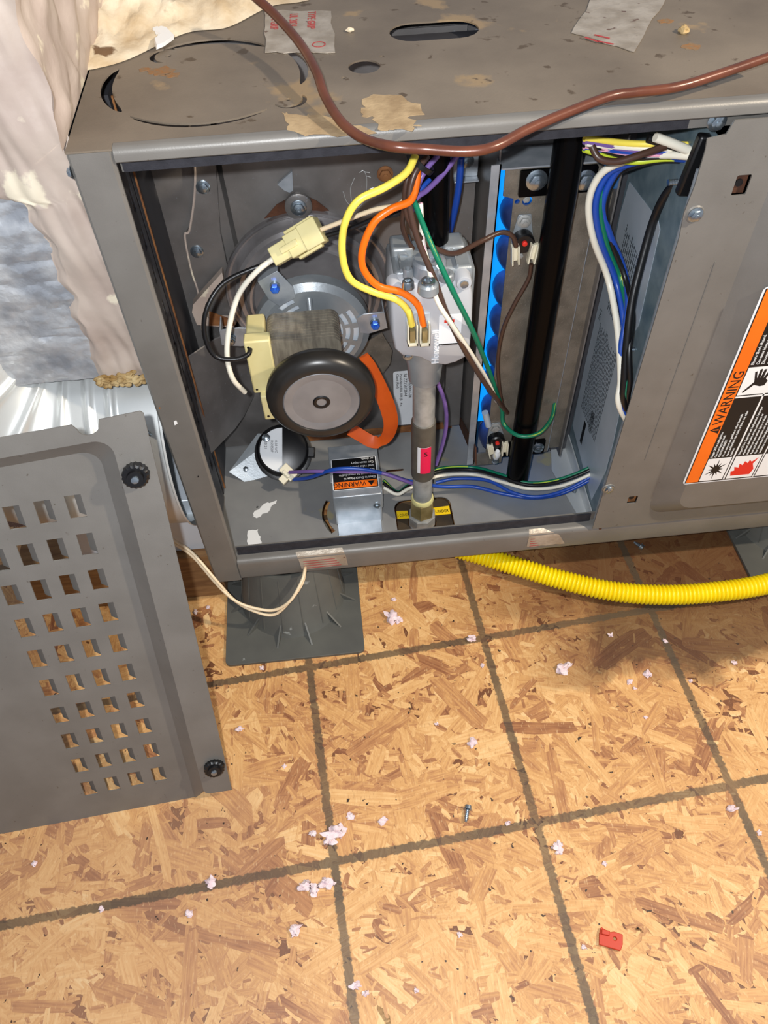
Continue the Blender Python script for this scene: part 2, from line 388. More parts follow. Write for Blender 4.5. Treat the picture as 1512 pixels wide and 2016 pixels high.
def stadium(cx, cy, L_, W_, n=8):
    o = []
    for sgn, a0 in ((1, -90), (-1, 90)):
        for i in range(n + 1):
            a = math.radians(a0 + 180 * i / n); o.append((cx + sgn * (L_ / 2 - W_ / 2) + W_ / 2 * math.cos(a), cy + W_ / 2 * math.sin(a)))
    return o
holes = slots + [stadium(sc[0], sc[1], 0.067, 0.034), circ(0.1930, 0.0916, 0.0112), circ(0.1777, 0.0762, 0.0019, 10), circ(0.2069, 0.1061, 0.0017, 10), circ(0.0545, 0.1330, 0.0022, 10), circ(0.1390, 0.0500, 0.0020, 10)]
MB().plate([(0, 0.0), (0.0285, 0.0), (0.0285, 0.008), (XR, 0.008), (XR, YB), (0, YB)], holes, H - 0.0012, H).build('top_panel', 'cabinet_top', cab)
b = MB()   # slot bridge below oval hole, and plate underneath
b.box((0.21, 0.15, H - 0.012), (0.29, 0.168, H - 0.0105)); b.build('inner_ledge', 'cabinet_dark', cab)
# rounded front edge of the top with its return
def arcp(cy, cz, r, a0, a1, n=5): return [(cy + r * math.cos(math.radians(a0 + (a1 - a0) * i / n)), cz + r * math.sin(math.radians(a0 + (a1 - a0) * i / n))) for i in range(n + 1)]
outer = [(0.0081, H)] + arcp(0.0045, H - 0.0045, 0.0045, 90, 180) + [(0, H - 0.0085), (0.001, H - 0.0095), (0.010, H - 0.0098), (0.010, H - 0.020), (0.028, H - 0.0205)]
inner = [(0.028, H - 0.0190), (0.0114, H - 0.0188), (0.0114, H - 0.0086), (0.0016, H - 0.0083), (0.0013, H - 0.0050), (0.0050, H - 0.0013), (0.0081, H - 0.0013)]
MB().prof(outer + inner, 0.0287, XR).build('top_front_edge', 'cabinet_grey', cab)
MB().box((0.030, 0.0088, H - 0.0196), (0.40, 0.0099, H - 0.0100)).build('gasket_strip', 'gasket_black', cab)
# left post with returns
b = MB(); pw = 0.0282
b.rings([[Vector((x, y, z)) for x, y in ((0, 0.30), (0, 0.002), (0.002, 0), (pw - 0.002, 0), (pw, 0.002), (pw, 0.004), (pw - 0.0013, 0.004), (pw - 0.0013, 0.0025), (pw - 0.0028, 0.0013), (0.0028, 0.0013), (0.0013, 0.0028), (0.0013, 0.30))] for z in (0.0, H - 0.0014)])
b.box((0.0003, 0.0003, 0.0), (pw - 0.0003, 0.012, 0.0015))
b.build('left_post', 'cabinet_grey', cab)
MB().box((0, 0.30, 0), (0.0013, YB, H - 0.0013)).build('side_panel', 'cabinet_grey', cab)
b = MB().box((XR - 0.0013, 0, 0), (XR, YB, H - 0.0013)); b.build('side_panel', 'cabinet_grey', cab)
MB().box((0, YB, 0), (XR, YB + 0.0013, H)).build('rear_panel', 'cabinet_grey', cab)
# inner slotted strip at the left wall
b = MB(); sl = []
zz = [0.405 - 0.036 * k for k in range(10)]
zz = [0.3958 - 0.0336 * k for k in range(10)]
b.box((0.0085, 0.076, 0.02), (0.0097, 0.0865, 0.455)); b.box((0.0085, 0.0955, 0.02), (0.0097, 0.104, 0.455))
ze = [0.455] + [v for z in zz for v in (z + 0.0085, z - 0.0085)] + [0.02]
for k in range(0, len(ze), 2): b.box((0.0086, 0.0860, ze[k + 1]), (0.0096, 0.0960, ze[k]))
b.build('slotted_strip', 'cabinet_dark', cab, 0)
MB().box((0.0070, 0.078, 0.05), (0.0074, 0.102, 0.44)).build('backing_sheet', 'white_metal', cab)
b = MB(); b.box((0.0085, 0.1215, 0.015), (0.0099, 0.1235, 0.46)); b.build('edge_strip', 'rust_orange', cab)
MB().box((0.0014, 0.124, 0.002), (0.006, 0.214, 0.46)).build('inner_wall', 'cabinet_dark', cab)
# bottom pan with cut-outs
hl = rrect(0.2045, 0.028, 0.2705, 0.0895, 0.012, 5)
def curved_slot(cx, cy, r, a0, a1, wd, n=8):
    A = [math.radians(a0 + (a1 - a0) * i / n) for i in range(n + 1)]
    return [(cx + (r + wd / 2) * math.cos(a), cy + (r + wd / 2) * math.sin(a)) for a in A] + [(cx + (r - wd / 2) * math.cos(a), cy + (r - wd / 2) * math.sin(a)) for a in reversed(A)]
bh = [hl, curved_slot(0.165, 0.078, 0.042, 150, 218, 0.006), stadium(0.2115, 0.137, 0.022, 0.004), stadium(0.2365, 0.132, 0.010, 0.005), circ(0.045, 0.100, 0.0015, 8)]
MB().plate([(0.0014, 0.004), (XR, 0.004), (XR, YB), (0.0014, YB)], bh, 0.0, 0.0014).build('bottom_pan', 'inner_floor', cab)
# bottom rail
outer = [(0.012, 0.0)] + arcp(0.005, 0.005, 0.005, 270, 180, 4) + arcp(0.006, 0.027, 0.006, 180, 90, 5) + [(0.011, 0.0335), (0.011, 0.046), (0.0125, 0.046)]
inner = [(0.0125, 0.0316), (0.0066, 0.0316), (0.0016, 0.026), (0.0016, 0.006), (0.006, 0.0014), (0.012, 0.0014)]
MB().prof(outer + inner, 0.0284, XR).build('bottom_rail', 'cabinet_grey', cab)
MB().box((0.030, 0.0095, 0.0335), (0.411, 0.0112, 0.0455)).build('gasket_strip', 'gasket_black', cab)
# door frame behind the service panel, rear bulkhead
MB().box((0.0015, 0.2145, 0.0015), (0.424, 0.216, H - 0.0015)).build('rear_bulkhead', 'vent_steel', cab)
# corner screw
hexbolt(Matrix.Translation((-0.0008, 0.004, 0.4655)) @ Matrix.Rotation(-PI / 2, 4, 'Y'), 0.0030, cab, name='corner_screw')
hexbolt(FR(0.4189, 0.009, 0.4640), 0.0048, cab, name='bolt')

# service panel at the right
door = thing('service_panel', 'closed grey furnace service panel carrying the large orange and black warning sticker', 'panel', (0.412, -0.002, 0.030))
def dpt(x, z, y): return Vector((x, y, z))
b = MB()
X0, X1, Z0, Z1 = 0.4115, XR - 0.01, 0.0335, 0.4690
ol = [(X0, Z0), (X1, Z0), (X1, Z1), (0.4255, Z1), (0.4225, 0.4600), (0.4105, 0.4580), (X0, 0.45), (X0, 0.425), (0.4095, 0.405), (X0, 0.385)]
MD = Matrix(((1, 0, 0, 0), (0, 0, -1, 0), (0, 1, 0, 0), (0, 0, 0, 1)))     # local (x,y,z) -> (x,-z,y)
def rr2(e): return rrect(0.4665 + e, 0.052 + e, X1 - 0.03 - e, 0.485 - 0.035 - e, 0.018, 6)
b.plate(ol, [rr2(0), rrect(0.4400, 0.4155, 0.4505, 0.4305, 0.0012, 2), rrect(0.4405, 0.0720, 0.4505, 0.0840, 0.0012, 2)], 0.0005, 0.0018, MD)
r0 = [MD @ Vector((x, y, 0.0018)) for x, y in rr2(0)]; r1 = [MD @ Vector((x, y, 0.0160)) for x, y in rr2(0.0215)]
rA = [MD @ Vector((x, y, 0.0005)) for x, y in rr2(0)]; rB = [MD @ Vector((x, y, 0.0147)) for x, y in rr2(0.0215)]
b.rings([rA, r0, r1], cap=False)
b.plate(rr2(0.0215), [], 0.0147, 0.0160, MD)
panel = b.build('pressed_sheet', 'cabinet_grey', door, 25)
b = MB(); g0, g1 = Vector((0.4455, -0.0018, 0.362)), Vector((0.4440, -0.0018, 0.140))
b.tube([g0, g0.lerp(g1, .05), g0.lerp(g1, .5), g0.lerp(g1, .95), g1], 0.0006, 6); b.build('stiffening_rib', 'cabinet_grey', door)
for (x, z, t) in ((0.4448, 0.4230, 0), (0.4455, 0.0780, 1)):
    b = MB().box((x - 0.0055, 0.0022, z - 0.008), (x + 0.0055, 0.0032, z + 0.008)); c = b.build('clip_plate', 'rusty' if t == 0 else 'rust_orange', door)
    MB().cyl((x, 0.0022, z), (x, 0.0014, z), 0.0028, n=14).build('clip_hole', 'black_plastic', c)
for (x, z) in ((0.4178, 0.4035), (0.4155, 0.1010)):
    MB().lathe([(0.0068, 0), (0.0060, 0.0010), (0.0052, 0.0006)], FR(x, -0.0018, z), 24).build('dimple', 'cabinet_grey', door)
    hexbolt(FR(x, -0.0024, z), 0.0040, door, name='screw')
b = MB(); p = AY(1180, 1036, 0.004); hexbolt(FR(p.x, 0.004, p.z), 0.0036, door, 'rusty', name='screw')

# warning sticker on the service panel (reads upward: local X = up, local Y = left)
SY = -0.0139
st = MB()
MS = Matrix(((0, -1, 0, 0), (0, 0, -1, 0), (1, 0, 0, 0), (0, 0, 0, 1)))   # (lx,ly,lz) -> x=-ly, y=-lz, z=lx
def LX(v, u=1400): return v
so_ = AY(1343, 954, -0.0163)
SM = Matrix.Translation((so_.x, -0.0162, so_.z)) @ MS
st.plate(rrect(0, -0.150, 0.232, 0, 0.004, 4), [], 0, 0.0003, SM); stk = st.build('warning_sticker', 'label_white', door, 0)
def sbox(name, m, x0, y0, x1, y1, z=0.0003, t=0.00012, par=None):
    return MB().box((x0, -y1, z), (x1, -y0, z + t), SM).build(name, m, par or stk, 0)
sbox('black_border', 'print_black', 0.0015, 0.0018, 0.2305, 0.149)
sbox('orange_band', 'label_orange', 0.0025, 0.0028, 0.2295, 0.0150, 0.00042)
def stext(s, x, y, size, m='white_print', nm='lettering', sx=1.0): return text(s, size, SM @ Matrix.Translation((x, -y, 0.00062)), m, stk, nm, sx=sx)
stext('WARNING', 0.0830, 0.0138, 0.0130, 'print_black', sx=1.02)
def stri(name, pts, m, z=0.00056):
    b = MB(); b.plate([(x, -y) for x, y in pts], [], z, z + 0.00008, SM); return b.build(name, m, stk, 0)
stri('hazard_triangle', [(0.0710, 0.0138), (0.0815, 0.0138), (0.0762, 0.0045)], 'print_black')
stri('hazard_mark', [(0.0755, 0.0128), (0.0769, 0.0128), (0.0767, 0.0075), (0.0757, 0.0075)], 'label_orange', 0.00066)
# white rules
for (x0, y0, x1, y1) in ((0.0025, 0.0400, 0.118, 0.0416), (0.1150, 0.0155, 0.1168, 0.149), (0.0025, 0.0700, 0.2295, 0.0712)):
    sbox('white_rule', 'white_print', x0, y0, x1, y1, 0.00046)
sbox('pictogram_field', 'white_print', 0.0032, 0.0160, 0.0355, 0.0390, 0.00046); sbox('pictogram_field', 'white_print', 0.0032, 0.0428, 0.0355, 0.0690, 0.00046)
sbox('pictogram_field', 'white_print', 0.1182, 0.0160, 0.1500, 0.0560, 0.00046); sbox('pictogram_field', 'white_print', 0.0032, 0.0722, 0.0355, 0.12, 0.00046)
burst = []
for i in range(24):
    a = 2 * PI * i / 24; r = (0.0150 if i % 4 == 0 else 0.0105) if i % 2 == 0 else 0.0050
    burst.append((0.0193 + r * 1.0 * math.cos(a), 0.0275 + r * 0.72 * math.sin(a)))
stri('explosion_sign', burst, 'print_black')
fl_ = [(0.0052, 0.0440), (0.0052, 0.0615), (0.0100, 0.0630), (0.0150, 0.0600), (0.0205, 0.0628), (0.0170, 0.0580), (0.0188, 0.0555), (0.0160, 0.0548), (0.0180, 0.0515), (0.0145, 0.0510), (0.0160, 0.0475), (0.0125, 0.0482), (0.0135, 0.0440), (0.0100, 0.0455), (0.0095, 0.0425)]
fl_ = [(0.0020 + (x - 0.0032) * 1.6 + 0.002, 0.0560 + (y - 0.0530) * 1.1) for x, y in fl_]
stri('flame_sign', fl_, 'label_red')
hand = [(0.1130, 0.0200), (0.1190, 0.0255), (0.1175, 0.0300), (0.1180, 0.0330), (0.1215, 0.0340), (0.1235, 0.0320), (0.1300, 0.0335), (0.1300, 0.0318), (0.1240, 0.0300), (0.1310, 0.0300), (0.1310, 0.0283), (0.1240, 0.0278), (0.1315, 0.0270), (0.1312, 0.0254), (0.1240, 0.0256), (0.1300, 0.0238), (0.1292, 0.0224), (0.1215, 0.0248), (0.1140, 0.0192)]
hand = [(0.1200 + (x - 0.1125) * 1.45, 0.0190 + (y - 0.0190) * 1.3) for x, y in hand]
stri('hand_sign', hand, 'print_black')
stri('spark_sign', [(0.1230, 0.0430), (0.1345, 0.0410), (0.1325, 0.0450), (0.1460, 0.0440), (0.1300, 0.0520), (0.1315, 0.0475), (0.1220, 0.0490)], 'print_black')
ls = ['Danger Of Fire and Explosion.', 'Can cause injury or death.', 'FOR YOUR SAFETY', 'Do not store or use gasoline or other flammable', 'vapors and liquids in the vicinity of this or any other', 'appliance.']
for i, s in enumerate(ls): stext(s, 0.0375, 0.0190 + 0.0037 * i, 0.0031, sx=0.92)
ls = ['Danger Of Fire, Explosion and Asphyxiation. Improper', 'adjustment, alteration, service, maintenance or', 'installation can cause serious injury or death.', 'Read and follow instructions and precautions in', 'User Information Manual provided with this unit.', 'Installation and service must be performed by a']
for i, s in enumerate(ls): stext(s, 0.0375, 0.0458 + 0.0040 * i, 0.0032, sx=0.90)
ls = ['Electric Shock Hazard.', 'Can cause injury or death.', 'Disconnect all remote electric', 'power supplies before servicing.']
for i, s in enumerate(ls): stext(s, 0.1530, 0.0190 + 0.0045 * i, 0.0037, sx=0.95)

# ------------------------------------------------------------ moulded plastic stands below the cabinet
def stand(cx, cy, label, ang=0.0, hs=0.0775):
    t = thing('cabinet_stand', label, 'stand', (cx, cy, FZ), 'moulded stands under the furnace')
    R = Matrix.Translation((cx, cy, FZ)) @ Matrix.Rotation(ang, 4, 'Z')
    MB().plate(rrect(-hs, -hs, hs, hs, 0.006), [], 0, 0.004, R).build('base_flange', 'stand_plastic', t, bevel=0.0008)
    zt = -FZ - 0.0006
    C_ = R @ Matrix.Translation((0, 0.010, 0)); MB().rings([[C_ @ Vector((r * math.cos(2 * PI * i / 48), r * math.sin(2 * PI * i / 48) + dy, z)) for i in range(48)] for r, dy, z in ((0.0620, 0, 0.003), (0.0600, 0.002, 0.008), (0.0520, 0.026, zt - 0.002), (0.0510, 0.026, zt), (0.047, 0.026, zt), (0.056, 0.002, 0.003))], cap=False).build('round_wall', 'stand_plastic', t, 40)
    for k in range(16):
        a = 2 * PI * (k + .5) / 16; r0_, r1_ = 0.0602, 0.0522
        p0 = C_ @ Vector((r0_ * math.cos(a), r0_ * math.sin(a) + .002, 0.008)); p1 = C_ @ Vector((r1_ * math.cos(a), r1_ * math.sin(a) + .026, zt - .003))
        MB().cyl(p0, p1, 0.0007, n=6).build('wall_rib', 'stand_plastic', t, 0)
    for k in range(12):
        a = 2 * PI * k / 12 + 0.26
        Q = C_ @ Matrix.Rotation(a, 4, 'Z')
        b = MB(); 
        b.rings([[Q @ Vector((x, s, z)) for x, z in ((0.056, 0.0035), (0.0760, 0.0035), (0.052, 0.018))] for s in (-0.0009, 0.0009)])
        b.build('gusset', 'stand_plastic', t, 0)
    return t
stand(0.0770, 0.0110, 'grey moulded stand with square foot beneath the left end of the cabinet')
stand(0.690, 0.046, 'grey moulded stand with rounded corner under the right end, cut off by the picture edge', 0.02)
# ------------------------------------------------------------ louvered panel leaning at the left
e1 = Vector((0.9957, 0.0887, 0.0280)).normalized()
dn = Vector((-0.0227, -0.2880, -0.9574)); dn = (dn - e1 * dn.dot(e1)).normalized()
up = -dn; nz = e1.cross(up).normalized()
upr = Vector((0.0227, 0.2880, 0.9574)).normalized(); upr = (upr - nz * upr.dot(nz)).normalized()
brc = Vector((0.0078, -0.2039, -0.0693))
PL = Matrix((( e1.x, upr.x, nz.x, brc.x), (e1.y, upr.y, nz.y, brc.y), (e1.z, upr.z, nz.z, brc.z), (0, 0, 0, 1)))
SPX, SPY = 0.02224, 0.034736
lp = thing('louvered_panel', 'grey louvered furnace panel taken off and leaning at the left of the opening', 'panel', brc)
PH = 0.4300; PWD = 0.46; FT = 0.0120; HB = -0.0020
def q(i, j): return ((i - 5.85) * SPX, (10.29 - j) * SPY)       # hole grid index -> panel coordinates
def emb(e, bot):        # open U path: up the right side, over the top, down the left side
    o = [(-0.0235 - e, bot)]
    r = 0.013
    for k in range(8):
        a_ = PI / 2 * k / 7; o.append((-0.0235 - e - r + r * math.cos(a_), PH - 0.0165 - e - r + r * math.sin(a_)))
    for k in range(8):
        a_ = PI / 2 + PI / 2 * k / 7; o.append((-PWD + 0.0235 + e + r + r * math.cos(a_), PH - 0.0195 - e - r + r * math.sin(a_)))
    return o + [(-PWD + 0.0235 + e, bot)]
nx = -0.0365
fo = [(-0.0235, 0.0220), (-0.0220, 0.0185), (-0.019, 0.0165), (0.0030, 0.0145), (0.0020, PH - 0.002), (0.0, PH), (-0.0280, PH - 0.0010)]
fo += [(nx + 0.0072 * math.cos(a_), PH - 0.0055 - 0.0072 * math.sin(a_) * .8) for a_ in [PI * k / 8 for k in range(9)]]
fo += [(nx - 0.0100, PH - 0.0015), (-PWD, PH - 0.004), (-PWD, 0.0145), (-PWD + 0.0235, 0.0220)]
ip = emb(0, 0.0220)
b = MB(); b.plate(fo + list(reversed(ip))[1:-1], [], FT - 0.0012, FT, PL)
P0 = emb(0, 0.0220); P1 = emb(0.0060, 0.010); P2 = emb(0.0130, HB)
b.rings([[PL @ Vector((x, y, FT)) for x, y in P0], [PL @ Vector((x, y, FT * .5)) for x, y in P1], [PL @ Vector((x, y, 0)) for x, y in P2]], closed=False)
ho = []; cells = []
for j in range(10):
    for i in range(4): cells.append((i, j))
cells += [(-2.75, 10.0)]
cells = [(i, j) for i, j in cells if q(i, j)[1] > 0.012]
for (i, j) in cells:
    x, y = q(i, j); ho.append([(x - 0.0060, y - 0.0098), (x + 0.0060, y - 0.0104), (x + 0.0060, y + 0.0098), (x - 0.0060, y + 0.0104)])
TH = 0.0
b.plate(P2, ho, -0.0012, 0.0, PL)
b.build('perforated_sheet', 'cabinet_grey', lp, 30)
fm = None
for (i, j) in cells:
    x, y = q(i, j)
    b = MB()
    b.rings([[PL @ Vector((x + dx, y + yy, TH - 0.0013 + dz)) for dx, dz in ((0.0056, 0), (-0.0005, -0.0050), (0.0000, -0.0056), (0.0062, -0.0004))] for yy in (-0.0095, 0.0100)])
    b.build('louver_tab', 'cabinet_grey', lp, 0)
def thumb(x, y, tilt=0):
    K = PL @ Matrix.Translation((x, y, FT)) @ Matrix.Rotation(tilt, 4, 'X')
    b = MB(); n = 36
    b.rings([[K @ Vector(((0.0098 - (0.0007 if i % 2 else 0) - s) * math.cos(2 * PI * i / n), (0.0098 - (0.0007 if i % 2 else 0) - s) * math.sin(2 * PI * i / n), z)) for i in range(n)] for s, z in ((0, 0), (0, 0.005), (0.0015, 0.0062))])
    b.lathe([(0.0062, 0.0061), (0.0058, 0.0085), (0.0035, 0.0086)], K, 20)
    o = b.build('thumb_screw', 'black_plastic', lp, 30)
    MB().lathe([(0.0030, 0.0085), (0.0028, 0.0100), (0.0010, 0.0104)], K, 10).build('screw_core', 'bolt_zinc', o)
thumb(-0.0125, 0.3831); thumb(-0.0079, 0.0550, -0.15)

# ------------------------------------------------------------ supply plenum with mastic and foil, round duct
def sheet(fn, nu, nv, th=0.004):
    b = MB(); P = [[fn(i / nu, j / nv) for i in range(nu + 1)] for j in range(nv + 1)]
    V = [[b.bm.verts.new(p) for p in r] for r in P]
    for j in range(nv):
        for i in range(nu): b.bm.faces.new((V[j][i], V[j][i + 1], V[j + 1][i + 1], V[j + 1][i]))
    return b
from mathutils import noise as mn
plen = thing('supply_plenum', 'supply duct box smeared with cream mastic and wrapped in shiny foil beside the cabinet', 'duct', (-0.1, 0.06, 0.26))
MB().box((-0.11, 0.040, 0.280), (-0.0062, 0.40, 0.75)).build('duct_box', 'galvanised', plen)
def mfn(s, t):
    z = 0.272 + t * 0.45; xl = -0.043 - 0.030 * max(0, (t - 0.28)) / 0.25 if t > 0.28 else -0.050 + 0.02 * t
    if t > 0.36: xl = -0.060 - (t - 0.36) * 0.5
    xl += 0.007 * mn.noise(Vector((t * 30, 3, 1)))
    x = xl + s * (-0.0012 - xl)
    ed = min(s * 6, 1)
    rel = 0.010 * ed * (0.5 + 0.9 * mn.noise(Vector((x * 45 + 0.5 * z * 10, z * 7, 0.4))) + 0.4 * mn.noise(Vector((x * 110 + z * 18, z * 26, 2.2))))
    rel += 0.004 * max(0, mn.noise(Vector((x * 20 + z * 8, z * 30, 9))))
    return Vector((x, 0.036 - max(0.0008, rel) - 0.010 * t, z))
sheet(mfn, 60, 150).build('mastic_coat', 'mastic', plen, 60)
def ffn(s, t):
    x = -0.155 + s * 0.130; z = 0.272 + t * 0.33
    rel = 0.003 * mn.noise(Vector((x * 22, z * 30, 5))) + 0.0045 * abs(mn.noise(Vector((x * 6, z * 75, 8)))) + 0.0012 * mn.noise(Vector((x * 110, z * 160, 1)))
    return Vector((x, 0.036 - abs(rel) - 0.002, z))
def wfn(s, t):
    y = 0.002 + s * 0.36; z = 0.4795 + t * 0.20
    rel = 0.006 * (0.5 + mn.noise(Vector((y * 40, z * 30, 4))) + 0.4 * mn.noise(Vector((y * 90, z * 60, 2)))) * min(1, t * 14)
    return Vector((-0.0015 + max(0, rel) + max(0, y - 0.135) * 0.10, y, z))
sheet(wfn, 70, 50).build('mastic_side', 'mastic', plen, 60)
sheet(ffn, 110, 150).build('foil_wrap', 'foil', plen, 20)
# mastic mound over the top panel's back-left corner
def mound(s, t):
    x = -0.14 + s * 0.30; y = 0.128 + t * 0.27
    e = min(1, t * 9) * min(1, (1 - s) * 7) 
    lim = 0.128 + 0.022 * mn.noise(Vector((x * 22, 1.5, 7))) + max(0, (x + 0.0)) * 0.62
    y = lim + t * 0.26
    h = 0.050 * min(1, t * 2.4) * (0.6 + 0.6 * mn.noise(Vector((x * 26, y * 22, 3)))) + 0.012 * abs(mn.noise(Vector((x * 70, y * 55, 1)))) * min(1, t * 10)
    return Vector((x, y, H + 0.0006 + max(0, h) * min(1, (1 - s) * 7)))
mo = sheet(mound, 80, 60).build('mastic_mound', 'mastic_white', None, 60); tag(mo, 'lumpy cream mastic smeared over the back left corner of the cabinet top', 'sealant')
# fibrous insulation edge under the mastic
def fibre_tuft():
    rnd = random.Random(5); b = MB()
    for k in range(90):
        x = rnd.uniform(-0.046, -0.006); z = 0.2735 + rnd.uniform(-0.004, 0.0045); y = 0.027 + rnd.uniform(-0.004, 0.003)
        b.sphere((x, y, z), (rnd.uniform(.002, .005), rnd.uniform(.001, .003), rnd.uniform(.0012, .0026)), Matrix.Rotation(rnd.uniform(-.6, .6), 4, 'Y'), 7)
    return b
fb = fibre_tuft().build('fibre_edge', 'fibre', plen, 60); fb['kind'] = 'stuff'

MB().box((-0.16, 0.040, 0.010), (-0.0020, 0.30, 0.095)).build('duct_transition', 'white_metal', plen, bevel=0.001)
wb = MB().box((-0.22, 0.030, FZ), (-0.0005, 0.28, 0.0095)).build('wood_block', 'pine_block', None, bevel=0.001); tag(wb, 'brown wood block under the duct, behind the leaning louvered panel', 'block')
duct = thing('round_duct_elbow', 'shiny galvanised round duct elbow with pressed ribs entering the cabinet side', 'duct', (-0.08, 0.13, 0.16))
RX = 0.102; DY, DZ = 0.088, 0.163; RB = 0.128
rings = []
def circ3(c, ex, ey, r, n=72): return [c + ex * (r * math.cos(2 * PI * k / n)) + ey * (r * math.sin(2 * PI * k / n)) for k in range(n)]
UY = Vector((0, 1, 0))
for i in range(0, 41):          # straight run along -x with pressed ribs
    xx = -0.002 - 0.076 * i / 40
    rr = RX + (0.0035 * max(0, math.sin((i - 20) / 20 * PI * 4)) if i > 20 else 0) + (0.004 if i < 2 else 0)
    rings.append(circ3(Vector((xx, DY, DZ)), UY, Vector((0, 0, 1)), rr))
for i in range(1, 61):          # elbow turning upwards at the left
    a_ = (PI / 2) * i / 60
    ct = Vector((-0.078 - RB * math.sin(a_), DY, DZ + RB - RB * math.cos(a_)))
    rd = Vector((math.sin(a_), 0, math.cos(a_)))
    ph = (i % 20) / 20; rr = RX + 0.0034 * math.exp(-((ph - 0.35) / 0.14) ** 2) 
    rings.append(circ3(ct, UY, rd, rr))
for i in range(1, 12): rings.append(circ3(Vector((-0.078 - RB, DY, DZ + RB + 0.02 * i)), UY, Vector((1, 0, 0)), RX))
MB().rings(rings, cap=False).build('duct_body', 'galvanised_bright', duct, 50)
# screw and rusty rivet at the duct collar
cs = AX(275, 795, -0.006)
b = MB().cyl((-0.012, -0.018, 0.262), (-0.004, -0.020, 0.252), 0.0018, n=10); 
for k in range(5): b.lathe([(0.0018, 0), (0.0026, 0.0005), (0.0018, 0.001)], Matrix.Translation(Vector((-0.012, -0.018, 0.262)).lerp(Vector((-0.004, -0.020, 0.252)), 0.35 + k * .14)) @ axes((0, 0, 0), (0.008, -0.002, -0.010)).to_4x4(), 10)
b.lathe([(0.0042, -0.002), (0.0042, 0), (0.003, 0.001)], Matrix.Translation((-0.012, -0.018, 0.262)) @ axes((0, 0, 0), (0.008, -0.002, -0.010)).to_4x4(), 14)
b.build('collar_screw', 'bolt_zinc', duct)
# ------------------------------------------------------------ vent panel (collector) behind the blower
vp = thing('vent_cover_panel', 'dark steel vent cover plate with folded seam behind the blower', 'panel', (0.14, 0.205, 0.01))
b = MB()
YV = 0.200
po = [(0.0045, 0.003), (0.2850, 0.003), (0.2850, 0.462), (0.0045, 0.462)]
b.plate(po, [], 0, 0.0012, Matrix.Translation((0, YV + 0.0012, 0)) @ Matrix.Rotation(PI / 2, 4, 'X')); b.build('cover_sheet', 'vent_steel', vp)
# raised left flange with wavy seam, then deep fold
seam = [(0.0520, 0.440), (0.0454, 0.362), (0.0290, 0.308), (0.0225, 0.300), (0.0205, 0.262), (0.0215, 0.235), (0.016, 0.19)]
sm = [Vector((x, YV - 0.0075, z)) for x, z in seam]
b = MB()
rx = [(0.070, 0.440), (0.0640, 0.362), (0.0560, 0.300), (0.0560, 0.260), (0.050, 0.21), (0.040, 0.17), (0.03, 0.15)]
b.rings([[Vector((a[0], YV - 0.008, a[1])), Vector((c[0], YV - 0.008, c[1])), Vector((c[0], YV - 0.001, c[1])), Vector((a[0], YV - 0.001, a[1]))] for a, c in zip(seam, rx)])
b.build('bolted_flange', 'vent_steel', vp, 30)
MB().tube(spline(sm), 0.0012, 6).build('sealant_seam', 'mastic', vp)
# raised box part right of fold
b = MB(); bx = [(0.0700, 0.455), (0.283, 0.455), (0.283, 0.160), (0.080, 0.150), (0.0660, 0.27), (0.0640, 0.36)]
b.rings([[Vector((x, YV - 0.0005, z)) for x, z in bx], [Vector((x + (0.006 if i in (0, 4, 5, 3) else 0), YV - 0.013, z)) for i, (x, z) in enumerate(bx)]])
b.build('raised_face', 'vent_steel', vp, 20)
for u, v in ((400, 368), (388, 495)):
    p = AY(u, v, YV - 0.008); hexbolt(FR(p.x, p.y, p.z), 0.0048, vp)
p = AY(758, 342, YV - 0.013); hexbolt(FR(p.x, p.y, p.z), 0.0055, vp, 'rust_orange')
for pts_ in (((698, 350), (690, 372), (694, 400), (706, 408), (716, 396)), ((708, 340), (716, 336), (722, 352), (720, 380), (712, 402)), ((676, 378), (682, 396), (694, 408)), ((728, 372), (738, 370), (744, 378)), ((716, 338), (728, 340)), ((720, 346), (730, 349))):
    MB().tube(spline([AY(u, v, YV - 0.0133) for u, v in pts_], 5), 0.00025, 5).build('scratch_mark', 'galvanised_bright', vp, 0)
# narrow tab near the top
tb = [AY(u, v, YV - 0.014) for u, v in ((546, 360), (575, 334), (577, 372), (570, 376), (560, 372))]
b = MB(); b.rings([[p for p in tb], [p + Vector((0, -0.003, 0)) for p in tb]]); b.build('punched_tab', 'galvanised', vp)
# rust crescents
def crescent(pts, y, m, nm, th=0.0006):
    b = MB(); P = [AY(u, v, y) for u, v in pts]; b.rings([P, [p + Vector((0, -th, 0)) for p in P]]); return b.build(nm, m, vp, 30)
crescent([(520, 430), (545, 402), (575, 386), (605, 386), (625, 396), (648, 414), (600, 400 + 20), (560, 420)], YV - 0.0136, 'rusty', 'rust_patch')
# sealed corner lug at the left
lug = [(437, 537), (380, 600), (378, 615), (388, 640), (460, 645), (466, 634), (415, 632), (402, 616), (404, 600), (440, 548)]
P = [AY(u, v, 0.178) for u, v in lug]; b = MB(); b.rings([P, [p + Vector((0, 0.010, 0)) for p in P]]); b.build('sealed_lug', 'mastic', vp, 30)
P = [AY(u, v, 0.1775) for u, v in ((412, 612), (460, 630), (462, 640), (412, 640))]; b = MB(); b.rings([P, [p + Vector((0, -0.001, 0)) for p in P]]); b.build('rust_patch', 'rust_orange', vp, 30)
